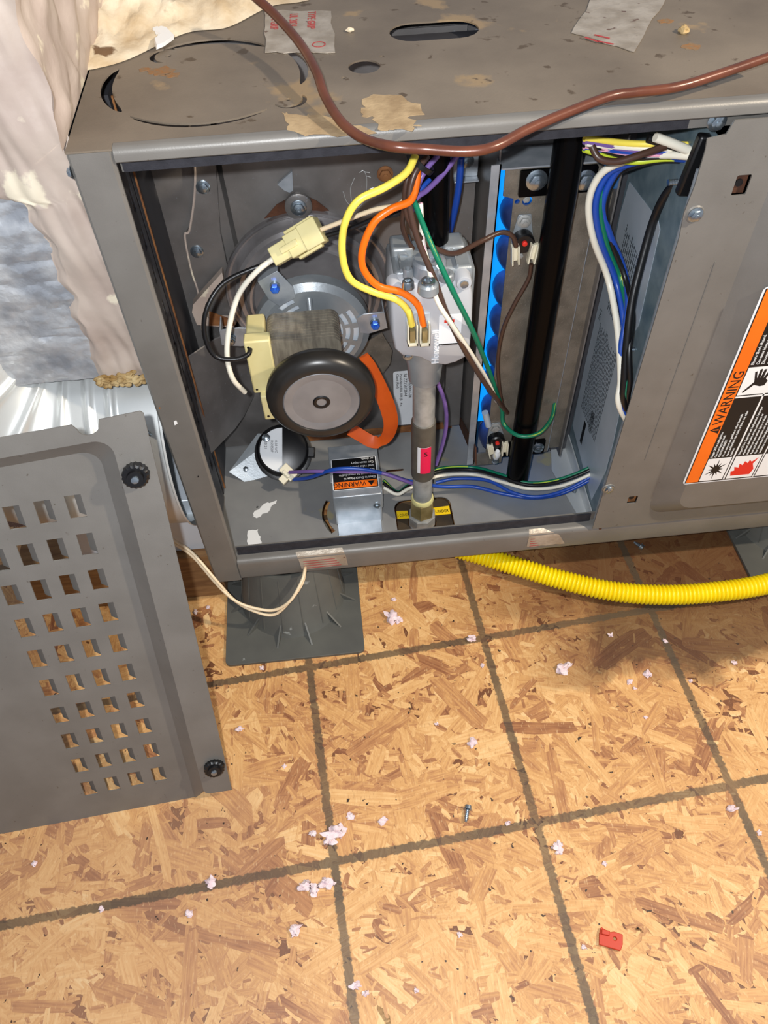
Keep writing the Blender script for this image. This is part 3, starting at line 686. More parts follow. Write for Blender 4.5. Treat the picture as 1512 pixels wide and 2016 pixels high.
# sticker on the cover lower right
lb = [(782, 726), (812, 726), (812, 838), (776, 838)]
y_ = 0.1990
p0 = AY(795, 730, y_); p1 = AY(795, 836, y_)
LM = Matrix.Translation((p0.x - 0.0105, y_, p0.z)) @ Matrix(((0, 1, 0, 0), (0, 0, -1, 0), (-1, 0, 0, 0), (0, 0, 0, 1)))   # local X = down, local Y = right
hgt = p0.z - p1.z
lbm = MB().plate(rrect(0, -0.002, hgt, 0.0300, 0.003), [], 0, 0.0003, LM).build('part_sticker', 'label_white', vp, 0)
for s, yy, sz in (('P# MX600041-04', 0.0160, 0.0054), ('S# ZZ15012844', 0.0105, 0.0054), ('Panel-Vent 80% UH (B 14-a', 0.0055, 0.0046), ('Ciami (Red)', 0.0015, 0.0046)):
    text(s, sz, LM @ Matrix.Translation((0.004, yy, 0.0004)), 'print_black', lbm)
# rust line along the bottom edge of the cover
MB().box((0.10, YV - 0.004, 0.004), (0.29, YV - 0.0005, 0.0125)).build('rusty_bottom_edge', 'rust_orange', vp)
# bent lower-left deflector
dfl = [AY(u, v, yy) for u, v, yy in ((352, 716, 0.13), (425, 668, 0.165), (500, 640, 0.19), (500, 780, 0.19), (480, 820, 0.175), (462, 845, 0.155), (404, 905, 0.100))]
b = MB(); b.rings([dfl, [p + Vector((0, 0.001, 0.001)) for p in dfl]]); b.build('deflector_sheet', 'vent_steel', vp, 20)

# ------------------------------------------------------------ draft blower
AX_, AZ_ = 0.1345, 0.2360
bl = thing('draft_blower', 'round stamped steel draft blower with dark spinning cooling wheel and cream coil', 'blower', (AX_, 0.187, AZ_))
B = lambda y: FR(AX_, y, AZ_)
hp = [(0.0845, 0.0), (0.0845, 0.006), (0.0835, 0.0075), (0.0822, 0.0065), (0.0815, 0.0035), (0.0795, 0.0035), (0.0765, 0.0060), (0.0740, 0.0125), (0.0705, 0.0150), (0.0665, 0.0150), (0.0640, 0.0170), (0.0625, 0.0225), (0.0600, 0.0250), (0.0575, 0.0250), (0.0555, 0.0200), (0.050, 0.0180), (0.030, 0.018)]
MB().lathe(hp, B(0.187), 72).build('stamped_housing', 'housing_steel', bl, 30)
# mounting lugs with bolts
for u, v, r in ((588, 411, 0.0125),):
    p = AY(u, v, 0.176); lg = MB().lathe([(r, 0), (r, 0.004), (r * 0.85, 0.005)], FR(p.x, 0.183, p.z), 28).build('mounting_lug', 'vent_steel', bl)
    hexbolt(FR(p.x, 0.178, p.z), 0.0056, lg)
# motor plate: dished disc with vent slots
MY = 0.118
mp_ = B(MY)
def slotring(ri, ro, spans): 
    out = []
    for a0, a1 in spans:
        A = [math.radians(a0 + (a1 - a0) * i / 6) for i in range(7)]
        out.append([(ro * math.cos(a), ro * math.sin(a)) for a in A] + [(ri * math.cos(a), ri * math.sin(a)) for a in reversed(A)])
    return out
hs_ = slotring(0.031, 0.0355, [(a, a + 24) for a in (-48, -18, 12, 108, 140)]) + slotring(0.0385, 0.0435, [(a, a + 22) for a in (-48, -18, 12, 110, 140)]) + slotring(0.0245, 0.0285, [(a, a + 26) for a in (-40, -8, 24)])
b = MB(); b.plate(circ(0, 0, 0.0480, 60), hs_, 0.004, 0.0052, mp_)
b.rings([[mp_ @ Vector((r * math.cos(2 * PI * i / 60), r * math.sin(2 * PI * i / 60), h)) for i in range(60)] for r, h in ((0.048, 0.0052), (0.0545, 0.001), (0.0552, -0.010), (0.054, -0.0105), (0.0532, 0.0), (0.048, 0.004))], cap=False)
b.build('motor_plate', 'cast_grey', bl, 30)
MB().lathe([(0.046, 0.0005), (0.046, 0.0010)], mp_, 40).build('plate_backing', 'white_metal', bl)
b = MB().cyl(mp_ @ Vector((0.0, 0.040, 0.004)), mp_ @ Vector((0.0, 0.024, 0.016)), 0.0032, 0.0026, 12); b.build('moulded_post', 'cast_grey', bl)
# three brackets with grommets and blue-marked nuts
for u, v, w_, m_, ang in ((541, 562, 0.013, 'bolt_blue', 20), (738, 634, 0.012, 'bolt_blue', -20), (455, 664, 0.011, 'bolt_zinc', 0)):
    p = AY(u, v, 0.112); rel = Vector((p.x - AX_, p.z - AZ_)); a = math.atan2(rel.y, rel.x); dst = rel.length
    Q = B(0.113) @ Matrix.Rotation(a, 4, 'Z')
    b = MB(); b.plate([(0.044, -0.009), (dst - w_ * .7, -w_), (dst + w_ * 0.9, -w_ * .8), (dst + w_ * 0.9, w_ * .8), (dst - w_ * .7, w_), (0.044, 0.009)], [], 0, 0.0016, Q)
    b.box((dst + w_ * .9 - 0.0014, -w_ * .8, -0.020), (dst + w_ * .9, w_ * .8, 0.001), Q)
    br = b.build('motor_bracket', 'galvanised', bl, 25, bevel=0.0004)
    MB().lathe([(0.0048, 0.0014), (0.0045, 0.004), (0.003, 0.0045)], FR(p.x, 0.113, p.z), 18).build('washer', 'bolt_zinc', br)
    nb = hexbolt(FR(p.x, 0.110, p.z), 0.0042, br, m_, 'nut', washer=False, h=0.005); nb['label'] = 'nut marked with blue paint' if m_ == 'bolt_blue' else 'plain nut'
# lamination stack, rounded block
b = MB(); K = B(0.062)
for k in range(22):
    y0 = 0.100 - 0.0019 * k
    e = 0.0 if k % 2 else 0.0003
    b.plate(rrect(-0.0405 + e, -0.030 + e, 0.0250 - e, 0.0370 - e, 0.008, 5), [], 0, 0.0019, FR(AX_, y0, AZ_))
b.build('lamination_stack', 'lamination', bl, 30)
# coil bobbin
b = MB(); b.box((AX_ - 0.0575, 0.066, AZ_ - 0.012), (AX_ - 0.041, 0.098, AZ_ + 0.040)); cb = b.build('coil_bobbin', 'cream_plastic', bl, 30, bevel=0.002)
b = MB(); b.box((AX_ - 0.0590, 0.055, AZ_ - 0.017), (AX_ - 0.036, 0.068, AZ_ + 0.043)); b.box((AX_ - 0.053, 0.048, AZ_ - 0.045), (AX_ - 0.020, 0.064, AZ_ - 0.015)); b.box((AX_ - 0.045, 0.060, AZ_ - 0.035), (AX_ - 0.015, 0.095, AZ_ - 0.014))
b.build('bobbin_flange', 'cream_plastic', cb, 30, bevel=0.0015)
for dx, dz in ((-0.0555, 0.037), (-0.0555, -0.012), (-0.049, -0.040)):
    MB().lathe([(0.0012, 0), (0.0012, 0.0004)], FR(AX_ + dx, 0.0552 if dz > -0.03 else 0.048, AZ_ + dz), 10).build('pin_hole', 'black_plastic', cb)
# shaft and fan wheel
MB().cyl((AX_, 0.100, AZ_), (AX_ + 0.0025, 0.026, AZ_ - 0.002), 0.0042, n=20).build('shaft', 'bolt_zinc', bl)
FXx, FZz = 0.1375, 0.2335
Fm = FR(FXx, 0.040, FZz)
fan = MB().lathe([(0.0340, -0.0005), (0.0440, 0.000), (0.0480, 0.004), (0.0488, 0.009), (0.0478, 0.015), (0.0440, 0.0195), (0.0390, 0.0215), (0.0345, 0.0212), (0.0335, 0.0190)], Fm, 72, cap=False).build('fan_wheel', 'fan_dark', bl, 40)
fd = MB().lathe([(0.0345, 0.0195), (0.033, 0.0205), (0.012, 0.0175), (0.0095, 0.0160), (0.0070, 0.0155)], Fm, 72).build('fan_disc', 'fan_light', fan, 40)
MB().lathe([(0.0078, 0.013), (0.0078, 0.0195), (0.0066, 0.0203), (0.0044, 0.0200), (0.0044, 0.017)], Fm, 28).build('hub', 'black_plastic', fan, 30)
MB().lathe([(0.0036, 0.010), (0.0036, 0.0190), (0.0028, 0.0194)], Fm, 18).build('shaft_tip', 'bolt_zinc', fan, 30)
for k in range(10):
    a = 2 * PI * k / 10; Q = Fm @ Matrix.Rotation(a, 4, 'Z') @ Matrix.Rotation(0.5, 4, 'X')
    MB().box((0.010, -0.0005, 0.002), (0.0335, 0.0005, 0.0135), Q).build('fan_blade', 'fan_dark', fan, 0)
# brown tab right of the blower
P = [AY(u, v, 0.165) for u, v in ((695, 690), (752, 655), (772, 690), (768, 716), (735, 760), (720, 745))]
b = MB(); b.rings([P, [p + Vector((0, 0.001, 0)) for p in P]]); b.build('side_lug', 'burner_plate', bl, 0)

# orange rubber strap
sp = [AY(u, v, y) for u, v, y in ((716, 700, .085), (728, 722, .085), (748, 765, .085), (764, 805, .085), (769, 838, .086), (758, 864, .09), (735, 870, .094), (708, 856, .098), (690, 845, .100))]
so = MB().tube(spline(sp, 6), 0.007, 8, flat=(0, 1, 0.3), rad=None)
so.bm.free()
b = MB(); pts = spline(sp, 6); R = []
for i, p in enumerate(pts):
    t = (pts[min(i + 1, len(pts) - 1)] - pts[max(i - 1, 0)]).normalized(); n = Vector((0, -0.80, 0.60)); n = (n - t * n.dot(t)).normalized(); s = t.cross(n)
    f = i / (len(pts) - 1); wd = 0.0045 + 0.0035 * math.sin(PI * min(1, f * 1.4)) if f < 0.7 else 0.0068
    R.append([p + s * wd - n * .0012, p + s * wd + n * .0008, p + n * .0022, p - s * wd + n * .0008, p - s * wd - n * .0012])
b.rings(R)
tag(b.build('rubber_strap', 'orange_rubber', None, 40), 'orange rubber loop curving out from behind the blower wheel', 'strap')

# ------------------------------------------------------------ wire connector
cm = AY(586, 478, 0.075)
cn = thing('plug_connector', 'cream plastic plug connector joining the white and black blower leads', 'connector', cm)
ex = (AY(636, 447, 0.075) - AY(540, 505, 0.075)).normalized(); ny = Vector((0, -0.75, 0.66)); ny = (ny - ex * ny.dot(ex)).normalized(); ez = ex.cross(ny)
CM = Matrix(((ex.x, ez.x * -1, ny.x, cm.x), (ex.y, ez.y * -1, ny.y, cm.y), (ex.z, ez.z * -1, ny.z, cm.z), (0, 0, 0, 1)))
MB().box((-0.024, -0.0075, -0.005), (-0.006, 0.0075, 0.005), CM).build('male_shell', 'cream_plastic', cn, bevel=0.0008)
MB().box((-0.008, -0.0095, -0.0062), (0.017, 0.0095, 0.0062), CM).build('female_shell', 'cream_plastic', cn, bevel=0.0008)
MB().box((0.006, -0.0105, -0.007), (0.0225, 0.0105, 0.0070), CM).build('rear_collar', 'cream_plastic', cn, bevel=0.0008)
MB().box((-0.006, 0.0100, -0.003), (0.020, 0.0125, 0.003), CM).build('latch_arm', 'cream_plastic', cn, bevel=0.0005)
MB().box((-0.004, -0.0125, -0.003), (0.018, -0.0100, 0.003), CM).build('latch_arm', 'cream_plastic', cn, bevel=0.0005)
MB().box((-0.014, -0.0025, 0.0045), (0.002, 0.0025, 0.0075), CM).build('locking_ridge', 'cream_plastic', cn, bevel=0.0005)

# ------------------------------------------------------------ gas valve
gv = thing('gas_valve', 'pale grey gas valve with cast metal top carrying yellow and orange leads', 'valve', (0.236, 0.06, 0.262))
def gy(u, v, y=0.032): return AY(u, v, y)
# cover outline on the front face
co = [(776, 560), (786, 553), (840, 556), (905, 550), (925, 556), (932, 580), (931, 650), (926, 690), (918, 706), (900, 716), (878, 722), (850, 718), (826, 706), (790, 702), (777, 690), (772, 660), (769, 600)]
P = [gy(u, v) for u, v in co]; ctr = sum(P, Vector()) / len(P)
def ins(P, k): return [ctr + (p - ctr) * k for p in P]
b = MB(); 
b.rings([[p + Vector((0, 0.052, 0)) for p in ins(P, .96)], [p + Vector((0, 0.050, 0)) for p in P], [p + Vector((0, 0.006, 0)) for p in P], [p + Vector((0, 0.0018, 0)) for p in ins(P, .975)], ins(P, .93)])
cv = b.build('valve_cover', 'grey_plastic', gv, 50)
# cast body behind / above
b = MB(); b.box((0.2045, 0.050, 0.270), (0.2740, 0.098, 0.338)); b.build('cast_body', 'cast_grey', gv, 30, bevel=0.004)
b = MB(); b.box((0.2060, 0.040, 0.330), (0.2700, 0.085, 0.3465)); b.build('cast_deck', 'cast_grey', gv, 30, bevel=0.003)
for u, v in ((788, 478), (888, 474)):
    p = AY(u, v, 0.080); b = MB().box((p.x - 0.0090, 0.062, 0.335), (p.x + 0.0090, 0.084, p.z + 0.006)); o = b.build('flange_ear', 'cast_grey', gv, 30, bevel=0.0025)
    MB().lathe([(0.0050, 0), (0.0046, 0.002), (0.0025, 0.001)], FR(p.x, 0.0617, p.z - 0.002), 20).build('dimple', 'galvanised', o)
def topknob(u, v, z, r, h, m='cast_grey', nm='boss'):
    p = AZ(u, v, z); M = Matrix.Translation((p.x, p.y, z - h)); 
    o = MB().lathe([(r * 1.05, 0), (r, h * .8), (r * .85, h), (r * .5, h), (r * .45, h * .7)], M, 24).build(nm, m, gv, 30); return o, p
o, p = topknob(845, 508, 0.356, 0.0135, 0.012, 'galvanised', 'pipe_port')
o, p = topknob(843, 556, 0.353, 0.0080, 0.008)
MB().lathe([(0.0058, 0), (0.0055, 0.003), (0.0035, 0.003), (0.003, 0.001)], Matrix.Translation((p.x, p.y, 0.352)), 20).build('regulator_screw', 'bolt_zinc', o)
topknob(803, 528, 0.352, 0.0040, 0.008, 'cast_grey'); topknob(803, 552, 0.350, 0.0046, 0.006, 'bolt_zinc', 'test_port'); topknob(879, 536, 0.350, 0.0060, 0.006); topknob(884, 484, 0.350, 0.0045, 0.006)
for k in range(4): MB().box((0.211 + k * 0.015, 0.040, 0.3460), (0.2125 + k * 0.015, 0.060, 0.3495)).build('casting_web', 'cast_grey', gv, 30)
for u, v in ((778, 565), (912, 552)):
    p = AY(u, v, 0.0335); hb = MB().lathe([(0.0066, -0.012), (0.0064, 0.0), (0.0058, 0.0012)], FR(p.x, 0.0300, p.z), 24).build('screw_boss', 'grey_plastic', gv, 30)
    MB().lathe([(0.0036, 0.0012), (0.0033, 0.0026), (0.0012, 0.0024)], FR(p.x, 0.0300, p.z), 18).build('torx_screw', 'bolt_zinc', hb)
# terminals
for u in (811, 835):
    p = AY(u, 650, 0.029)
    rc = MB().box((p.x - 0.0050, 0.0302, p.z - 0.012), (p.x + 0.0050, 0.034, p.z + 0.016)).build('terminal_recess', 'label_silver', cv, bevel=0.0005)
    tm = MB(); tm.box((p.x - 0.0044, 0.0225, p.z - 0.012), (p.x + 0.0044, 0.0300, p.z - 0.0090)); tm.box((p.x - 0.0044, 0.0225, p.z - 0.012), (p.x - 0.0030, 0.0300, p.z + 0.009)); tm.box((p.x + 0.0030, 0.0225, p.z - 0.012), (p.x + 0.0044, 0.0300, p.z + 0.009))
    tm.build('spade_terminal', 'connector_white', gv, bevel=0.0003)
    MB().box((p.x - 0.0022, 0.0235, p.z - 0.009), (p.x + 0.0022, 0.0290, p.z + 0.003)).build('terminal_blade', 'brass', gv)
# window with red cross mark
p = AY(886, 652, 0.0312); 
wl = MB().plate(rrect(-0.0095, -0.0135, 0.0095, 0.0165, 0.0015), [], 0, 0.0008, FR(p.x, 0.0322, p.z)).build('switch_window', 'label_white', cv)
MB().box((-0.0095, -0.0142, 0.0007), (0.0085, -0.0132, 0.0014), FR(p.x, 0.0322, p.z)).build('switch_slot', 'print_black', cv)
b = MB(); W = FR(p.x - 0.0010, 0.0314, p.z + 0.0105); b.box((-0.0042, -0.0013, 0), (0.0042, 0.0013, 0.0004), W); b.box((-0.0013, -0.0042, 0), (0.0013, 0.0042, 0.0004), W); b.build('red_cross_mark', 'label_red', cv, 0)
p = AY(864, 720, 0.0318)
TM = Matrix.Translation((p.x - 0.0005, 0.0316, p.z + 0.003)) @ Matrix(((0, -1, 0, 0), (0, 0, -1, 0), (1, 0, 0, 0), (0, 0, 0, 1)))
text('Honeywell', 0.0092, TM, 'label_white', cv, 'embossed_lettering', 0.0006, sx=0.92)
# outlet neck
PX, PY = 0.2345, 0.060
MB().lathe([(0.021, 0.020), (0.020, 0.010), (0.0165, -0.012), (0.0150, -0.030)], Matrix.Translation((PX, PY, 0.246)), 32).build('outlet_neck', 'cast_grey', gv, 30)
for dx in (-0.017, 0.016): hexbolt(FR(PX + dx, 0.046, 0.2560), 0.0035, gv)

# ------------------------------------------------------------ gas pipe, union and yellow corrugated line
gp = thing('gas_drip_pipe', 'vertical grey gas pipe with dark coupling below the valve', 'pipe', (PX, PY, 0.03))
def zc(v): return AY(835, v, PY).z
z1, z2, z3, z4, z5, z6 = zc(742), zc(826), zc(934), zc(974), zc(1008), zc(1030)
MB().lathe([(0.0123, 0), (0.0126, 0.002), (0.0123, 0.004)], Matrix.Translation((PX, PY, z1 - 0.001)), 24).build('thread_seal', 'thread_tape', gp)
MB().cyl((PX, PY, z2 - 0.002), (PX, PY, z1 + 0.004), 0.0110, n=32).build('upper_nipple', 'pipe_galv', gp)
MB().lathe([(0.0108, 0), (0.0122, 0.001), (0.0125, 0.004), (0.0125, z2 - z3 - 0.004), (0.0122, z2 - z3 - 0.001), (0.0108, z2 - z3)], Matrix.Translation((PX, PY, z3)), 32).build('coupling', 'pipe_black', gp)
MB().cyl((PX, PY, z4 - 0.006), (PX, PY, z3 + 0.002), 0.0106, n=32).build('lower_nipple', 'pipe_galv', gp)
zb = (z2 + z3) / 2
def wrap(a0, a1, za, zb_, r, m, nm, par=gp):
    b = MB(); n = 8; R = []
    for rr in (r, r + 0.0002):
        R.append([Vector((PX + rr * math.sin(math.radians(a0 + (a1 - a0) * i / n)), PY - rr * math.cos(math.radians(a0 + (a1 - a0) * i / n)), z)) for z, rg in ((za, range(n + 1)), (zb_, reversed(range(n + 1)))) for i in rg])
    for k in range(n):
        P = [R[1][k], R[1][k + 1], R[1][2 * n + 1 - k - 1], R[1][2 * n + 1 - k]]; b.face(P)
    return b.build(nm, m, par, 0)
wp = wrap(-35, 30, z3 + 0.016, z2 - 0.028, 0.0126, 'label_white', 'paper_tag'); wrap(-20, 30, z3 + 0.016, z2 - 0.028, 0.0129, 'label_pink', 'pink_tag')
text('5', 0.009, FR(PX - 0.0012, PY - 0.0134, z2 - 0.040), 'print_black', gp)
un = thing('pipe_union', 'brass and zinc hexagonal fitting at the foot of the gas pipe', 'fitting', (PX, PY, z6 - 0.02))
def hexn(z0, z1_, r, m, nm, n=6):
    b = MB(); b.rings([[Vector((PX + r * k * math.cos(2 * PI * i / n + .3), PY + r * k * math.sin(2 * PI * i / n + .3), z)) for i in range(n)] for z, k in ((z0, .93), (z0 + .0015, 1), (z1_ - .0015, 1), (z1_, .93))]); return b.build(nm, m, un, 20)
MB().lathe([(0.0125, 0), (0.0130, 0.003), (0.0118, 0.006)], Matrix.Translation((PX, PY, z4 - 0.008)), 24).build('yellow_sealed_thread', 'thread_tape', un)
hexn(z5 - 0.001, z4 - 0.006, 0.0140, 'brass', 'brass_nut'); hexn(z5 - 0.018, z5 - 0.001, 0.0158, 'pipe_galv', 'union_nut', 8)
MB().lathe([(0.0100, 0), (0.0140, 0.002), (0.0150, 0.006), (0.0150, 0.010)], Matrix.Translation((PX, PY, z5 - 0.028)), 28).build('union_base', 'galvanised', un)
# rubber mat in the floor cut-out, yellow tape
rm = MB().plate(rrect(0.2060, 0.0300, 0.2690, 0.0880, 0.011, 5), [circ(PX, PY - 0.004, 0.0165, 20)], -0.0030, -0.0012).build('grommet_mat', 'rubber_mat', None)
tag(rm, 'dark mat in the floor cut-out around the gas line', 'mat')
yt = MB(); yt.plate([(0.2065, 0.0640), (0.2200, 0.0635), (0.2195, 0.0745), (0.2065, 0.0755)], [], -0.001, -0.0006); yt.plate([(0.2490, 0.0640), (0.2685, 0.0640), (0.2685, 0.0760), (0.2480, 0.0750)], [], -0.001, -0.0006)
yt = yt.build('caution_tape', 'tape_yellow', None, 0); tag(yt, 'yellow tape printed with black words across the dark floor mat', 'tape')
text('S COVER', 0.0052, Matrix.Translation((0.2068, 0.0668, -0.0003)), 'print_black', yt, sx=.65); text('UNDER', 0.0058, Matrix.Translation((0.2515, 0.0668, -0.0003)), 'print_black', yt, sx=.8)
# yellow line
yp = [Vector((PX, PY - 0.0005, z5 - 0.030)), Vector((PX, PY - 0.001, -0.005)), Vector((PX + 0.006, PY - 0.002, -0.025)), Vector((0.262, 0.052, -0.044))]
yp += [AZ(u, v, z) for u, v, z in ((955, 1096, -.050), (1020, 1116, -.052), (1100, 1140, -.053), (1200, 1163, -.054), (1300, 1171, -.054), (1400, 1166, -.052), (1512, 1149, -.048), (1640, 1110, -.046))]
cl = spline(yp, 40)
L_ = [0]
for a, c in zip(cl, cl[1:]): L_.append(L_[-1] + (c - a).length)
tot = L_[-1]; pit = 0.0046; pts = []; rad = []; k = 0; s = 0; ds = pit / 6
while s < tot:
    while L_[k + 1] < s: k += 1
    t = (s - L_[k]) / max(1e-9, L_[k + 1] - L_[k]); pts.append(cl[k].lerp(cl[k + 1], t))
    f = (s % pit) / pit; base = 0.0106 + 0.0006 * s / tot
    rad.append(base + 0.0026 * (abs(math.sin(PI * f)) ** 0.7) - 0.0016); s += ds
ys = MB().tube(pts, 0.011, 20, rad=rad).build('corrugated_gas_line', 'yellow_jacket', None, 60)
tag(ys, 'bright yellow corrugated gas line running right across the board floor', 'pipe')
# black vertical pipe entering the valve
b = MB().cyl((0.2425, 0.072, 0.353), (0.2405, 0.072, 0.466), 0.0115, 0.0115, 28)
tag(b.build('valve_inlet_pipe', 'black_paint', None, 40), 'black pipe rising from the top of the gas valve', 'pipe')

# ------------------------------------------------------------ junction box
jb = thing('junction_box', 'small galvanised steel box with upside-down warning label on the cabinet floor', 'box', (0.1625, 0.10, 0.0015))
jx0, jx1, jy0, jy1, jz = 0.1355, 0.1895, 0.062, 0.1385, 0.050
b = MB().box((jx0, jy0, 0.0018), (jx1, jy1, jz)); b.build('box_body', 'galvanised', jb, bevel=0.0012)
b = MB().box((jx0 - 0.0012, jy0 + 0.0225, jz - 0.001), (jx1 + 0.0012, jy1, jz + 0.0008)); b.box((jx1, jy0 + 0.004, jz - 0.030), (jx1 + 0.0012, jy1 - 0.004, jz)); b.build('box_lid', 'galvanised', jb, bevel=0.0006)
MB().box((jx0 + 0.002, jy0 - 0.022, 0.0016), (jx1 - 0.002, jy0 + 0.001, 0.0030)).build('fixing_foot', 'galvanised', jb, bevel=0.0004)
hexbolt(FR(jx1 - 0.006, jy0 - 0.0004, 0.030), 0.0030, jb)
LZ = jz + 0.0009; JM = Matrix.Translation((jx1 - 0.0015, 0.0680, LZ)) @ Matrix.Rotation(PI, 4, 'Z')
# label frame: local X = -x, local Y = -y, so the print reads upside down from the front
JM = Matrix.Translation((jx1 - 0.0015, 0.1180, LZ)) @ Matrix.Rotation(PI, 4, 'Z')
jl = MB().plate(rrect(0, 0, 0.0515, 0.0470, 0.002), [], 0, 0.00025, JM).build('shock_label', 'label_white', jb, 0)
MB().box((0.001, 0.001, 0.00025), (0.0505, 0.0462, 0.00035), JM).build('black_field', 'print_black', jl, 0)
MB().box((0.0020, 0.0350, 0.00035), (0.0495, 0.0450, 0.00045), JM).build('orange_band', 'label_orange', jl, 0)
text('WARNING', 0.0098, JM @ Matrix.Translation((0.0140, 0.0365, 0.0006)), 'print_black', jl, sx=.78)
MB().plate([(0.0045, 0.0368), (0.0125, 0.0368), (0.0085, 0.0440)], [], 0.0005, 0.0006, JM).build('hazard_triangle', 'print_black', jl, 0)
for i, s in enumerate(('Electric Shock Hazard.', 'Unit must be grounded in', 'accordance with codes and', 'local rules before use.', 'Can cause injury', 'or death.')):
    text(s, 0.0047, JM @ Matrix.Translation((0.0030, 0.0298 - 0.0056 * i, 0.0005)), 'white_print', jl, sx=.83)

# ------------------------------------------------------------ pressure switch
psn = Vector((0.03, -0.55, 0.83)).normalized(); psx = Vector((0.85, -0.35, -0.25)); psx = (psx - psn * psx.dot(psn)).normalized(); psy = psn.cross(psx)
pc = AY(556, 886, 0.150)
ps = thing('pressure_switch', 'round black pressure switch with white sticker on grey bracket', 'switch', pc)
PM = Matrix(((psx.x, psy.x, psn.x, pc.x), (psx.y, psy.y, psn.y, pc.y), (psx.z, psy.z, psn.z, pc.z), (0, 0, 0, 1)))
MB().lathe([(0.0300, -0.016), (0.0305, -0.010), (0.0305, -0.002), (0.0285, 0.0), (0.0285, 0.0012), (0.0270, 0.002)], PM, 48).build('switch_body', 'black_plastic', ps, 35)
MB().lathe([(0.034, -0.020), (0.034, -0.016), (0.030, -0.015)], PM, 48).build('body_rim', 'black_plastic', ps, 35)
for a in (20, 75): 
    Q = PM @ Matrix.Rotation(math.radians(a), 4, 'Z'); MB().box((0.028, -0.006, -0.016), (0.0375, 0.006, -0.006), Q).build('hose_port', 'black_plastic', ps, bevel=0.001)
hc = [(0.0262 * math.cos(math.radians(a)), 0.0262 * math.sin(math.radians(a))) for a in range(112, 293, 12)]
sl_ = MB().plate(hc, [], 0.002, 0.0023, PM).build('half_round_sticker', 'label_white', ps, 0)
TQ = PM @ Matrix.Rotation(math.radians(22), 4, 'Z')
for i, (s, x) in enumerate((('RSS0507', -0.0235), ('0.60 WC', -0.0200), ('0508 21', -0.0060))):
    text(s, 0.0040, PM @ Matrix.Rotation(math.radians(-68), 4, 'Z') @ Matrix.Translation((-0.011 if i < 2 else -0.014, -0.0085 - 0.0048 * (1 - i) if i < 2 else -0.0205, 0.0026)), 'print_black', sl_)
bq = [AY(u, v, y) for u, v, y in ((447, 925, 0.140), (505, 848, 0.180), (545, 850, 0.178), (560, 900, 0.155), (560, 960, 0.125), (520, 972, 0.120))]
b = MB(); b.rings([[p + psn * -0.017 for p in bq], [p + psn * -0.0185 for p in bq]]); b.build('bracket_plate', 'cast_grey', ps, 0)
for u, v in ((482, 921), (512, 938), (522, 858)):
    p = AY(u, v, 0.147); hexbolt(Matrix(((psx.x, psy.x, psn.x, p.x), (psx.y, psy.y, psn.y, p.y), (psx.z, psy.z, psn.z, p.z), (0, 0, 0, 1))) @ Matrix.Translation((0, 0, -0.012)), 0.0034, ps, name='rivet')
# spade plug on the switch
pl_ = AY(566, 936, 0.122)
tp = thing('spade_plug', 'white spade plug feeding blue and purple wires to the black pressure switch', 'connector', pl_)
QM = Matrix.Translation(pl_) @ PM.to_3x3().to_4x4() @ Matrix.Rotation(-0.4, 4, 'Z')
MB().box((-0.011, -0.003, -0.004), (0.008, 0.009, 0.006), QM).build('plug_shell', 'connector_white', tp, bevel=0.0006)
MB().box((-0.004, -0.011, -0.004), (0.005, -0.003, 0.006), QM).build('plug_shell', 'connector_white', tp, bevel=0.0006)
MB().box((-0.006, -0.002, 0.0055), (0.004, 0.002, 0.009), QM).build('latch_arm', 'connector_white', tp, bevel=0.0004)

# ------------------------------------------------------------ burner box
YBX = 0.104; XB0 = 0.2965; XB1 = 0.3965
bb = thing('burner_box', 'grey burner box with row of blue-lit burner mouths along its left edge', 'burner', (0.345, 0.16, 0.045))
def vz(u, v, y): return AY(u, v, y).z
ZT = vz(1060, 322, YBX); 
b = MB(); b.plate([(0.0, 0.03), (0.1095, 0.0440), (0.1095, ZT + 0.03), (0.0, ZT + 0.03)], [], 0, 0.0013, Matrix(((0, 0, 1, 0.2980), (-1, 0, 0, 0.2145), (0, 1, 0, 0), (0, 0, 0, 1)))); b.build('left_wall', 'vent_steel', bb)
# left flange strip
b = MB(); b.box((0.2900, 0.0955, 0.046), (0.2980, 0.0968, ZT + 0.006)); b.box((0.2968, 0.0955, 0.046), (0.2980, 0.108, ZT + 0.006)); b.build('front_flange', 'galvanised', bb)
# face plate
XP0 = 0.3125; XP1 = 0.3840
b = MB()
hol = [circ(0.3245, vz(1044, 394, YBX), 0.0042, 14), circ(0.3160, vz(1014, 396, YBX), 0.0022, 12)]
b.plate([(XP0, 0.0480), (XP1, 0.048), (XP1, ZT), (XP0 - 0.009, ZT), (XP0 - 0.009, ZT - 0.025), (XP0, ZT - 0.028)], hol, 0, 0.0013, FR(0, YBX, 0)); b.build('face_plate', 'burner_plate', bb)
MB().box((0.2990, YBX - 0.006, ZT), (XB1 + 0.002, YBX + 0.03, ZT + 0.0013)).build('top_flange', 'galvanised', bb)
MB().box((0.2990, YBX + 0.028, ZT), (XB1 + 0.002, YBX + 0.0295, ZT + 0.060)).build('upper_baffle', 'vent_steel', bb)
MB().box((0.3870, 0.108, 0.048), (0.3990, 0.1093, ZT - 0.030)).build('right_flange', 'burner_plate', bb)
MB().box((0.3840, 0.104, 0.048), (0.3852, 0.122, ZT)).build('plate_return', 'galvanised', bb)
MB().box((0.3985, 0.100, 0.040), (0.4000, 0.2140, ZT + 0.02)).build('right_wall', 'vent_steel', bb)
MB().box((0.2990, YBX - 0.002, 0.0360), (0.325, YBX, 0.0560)).build('lower_tab', 'burner_plate', bb)
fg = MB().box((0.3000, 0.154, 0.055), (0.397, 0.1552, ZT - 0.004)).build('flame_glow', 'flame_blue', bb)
z0b = vz(1003, 440, YBX)
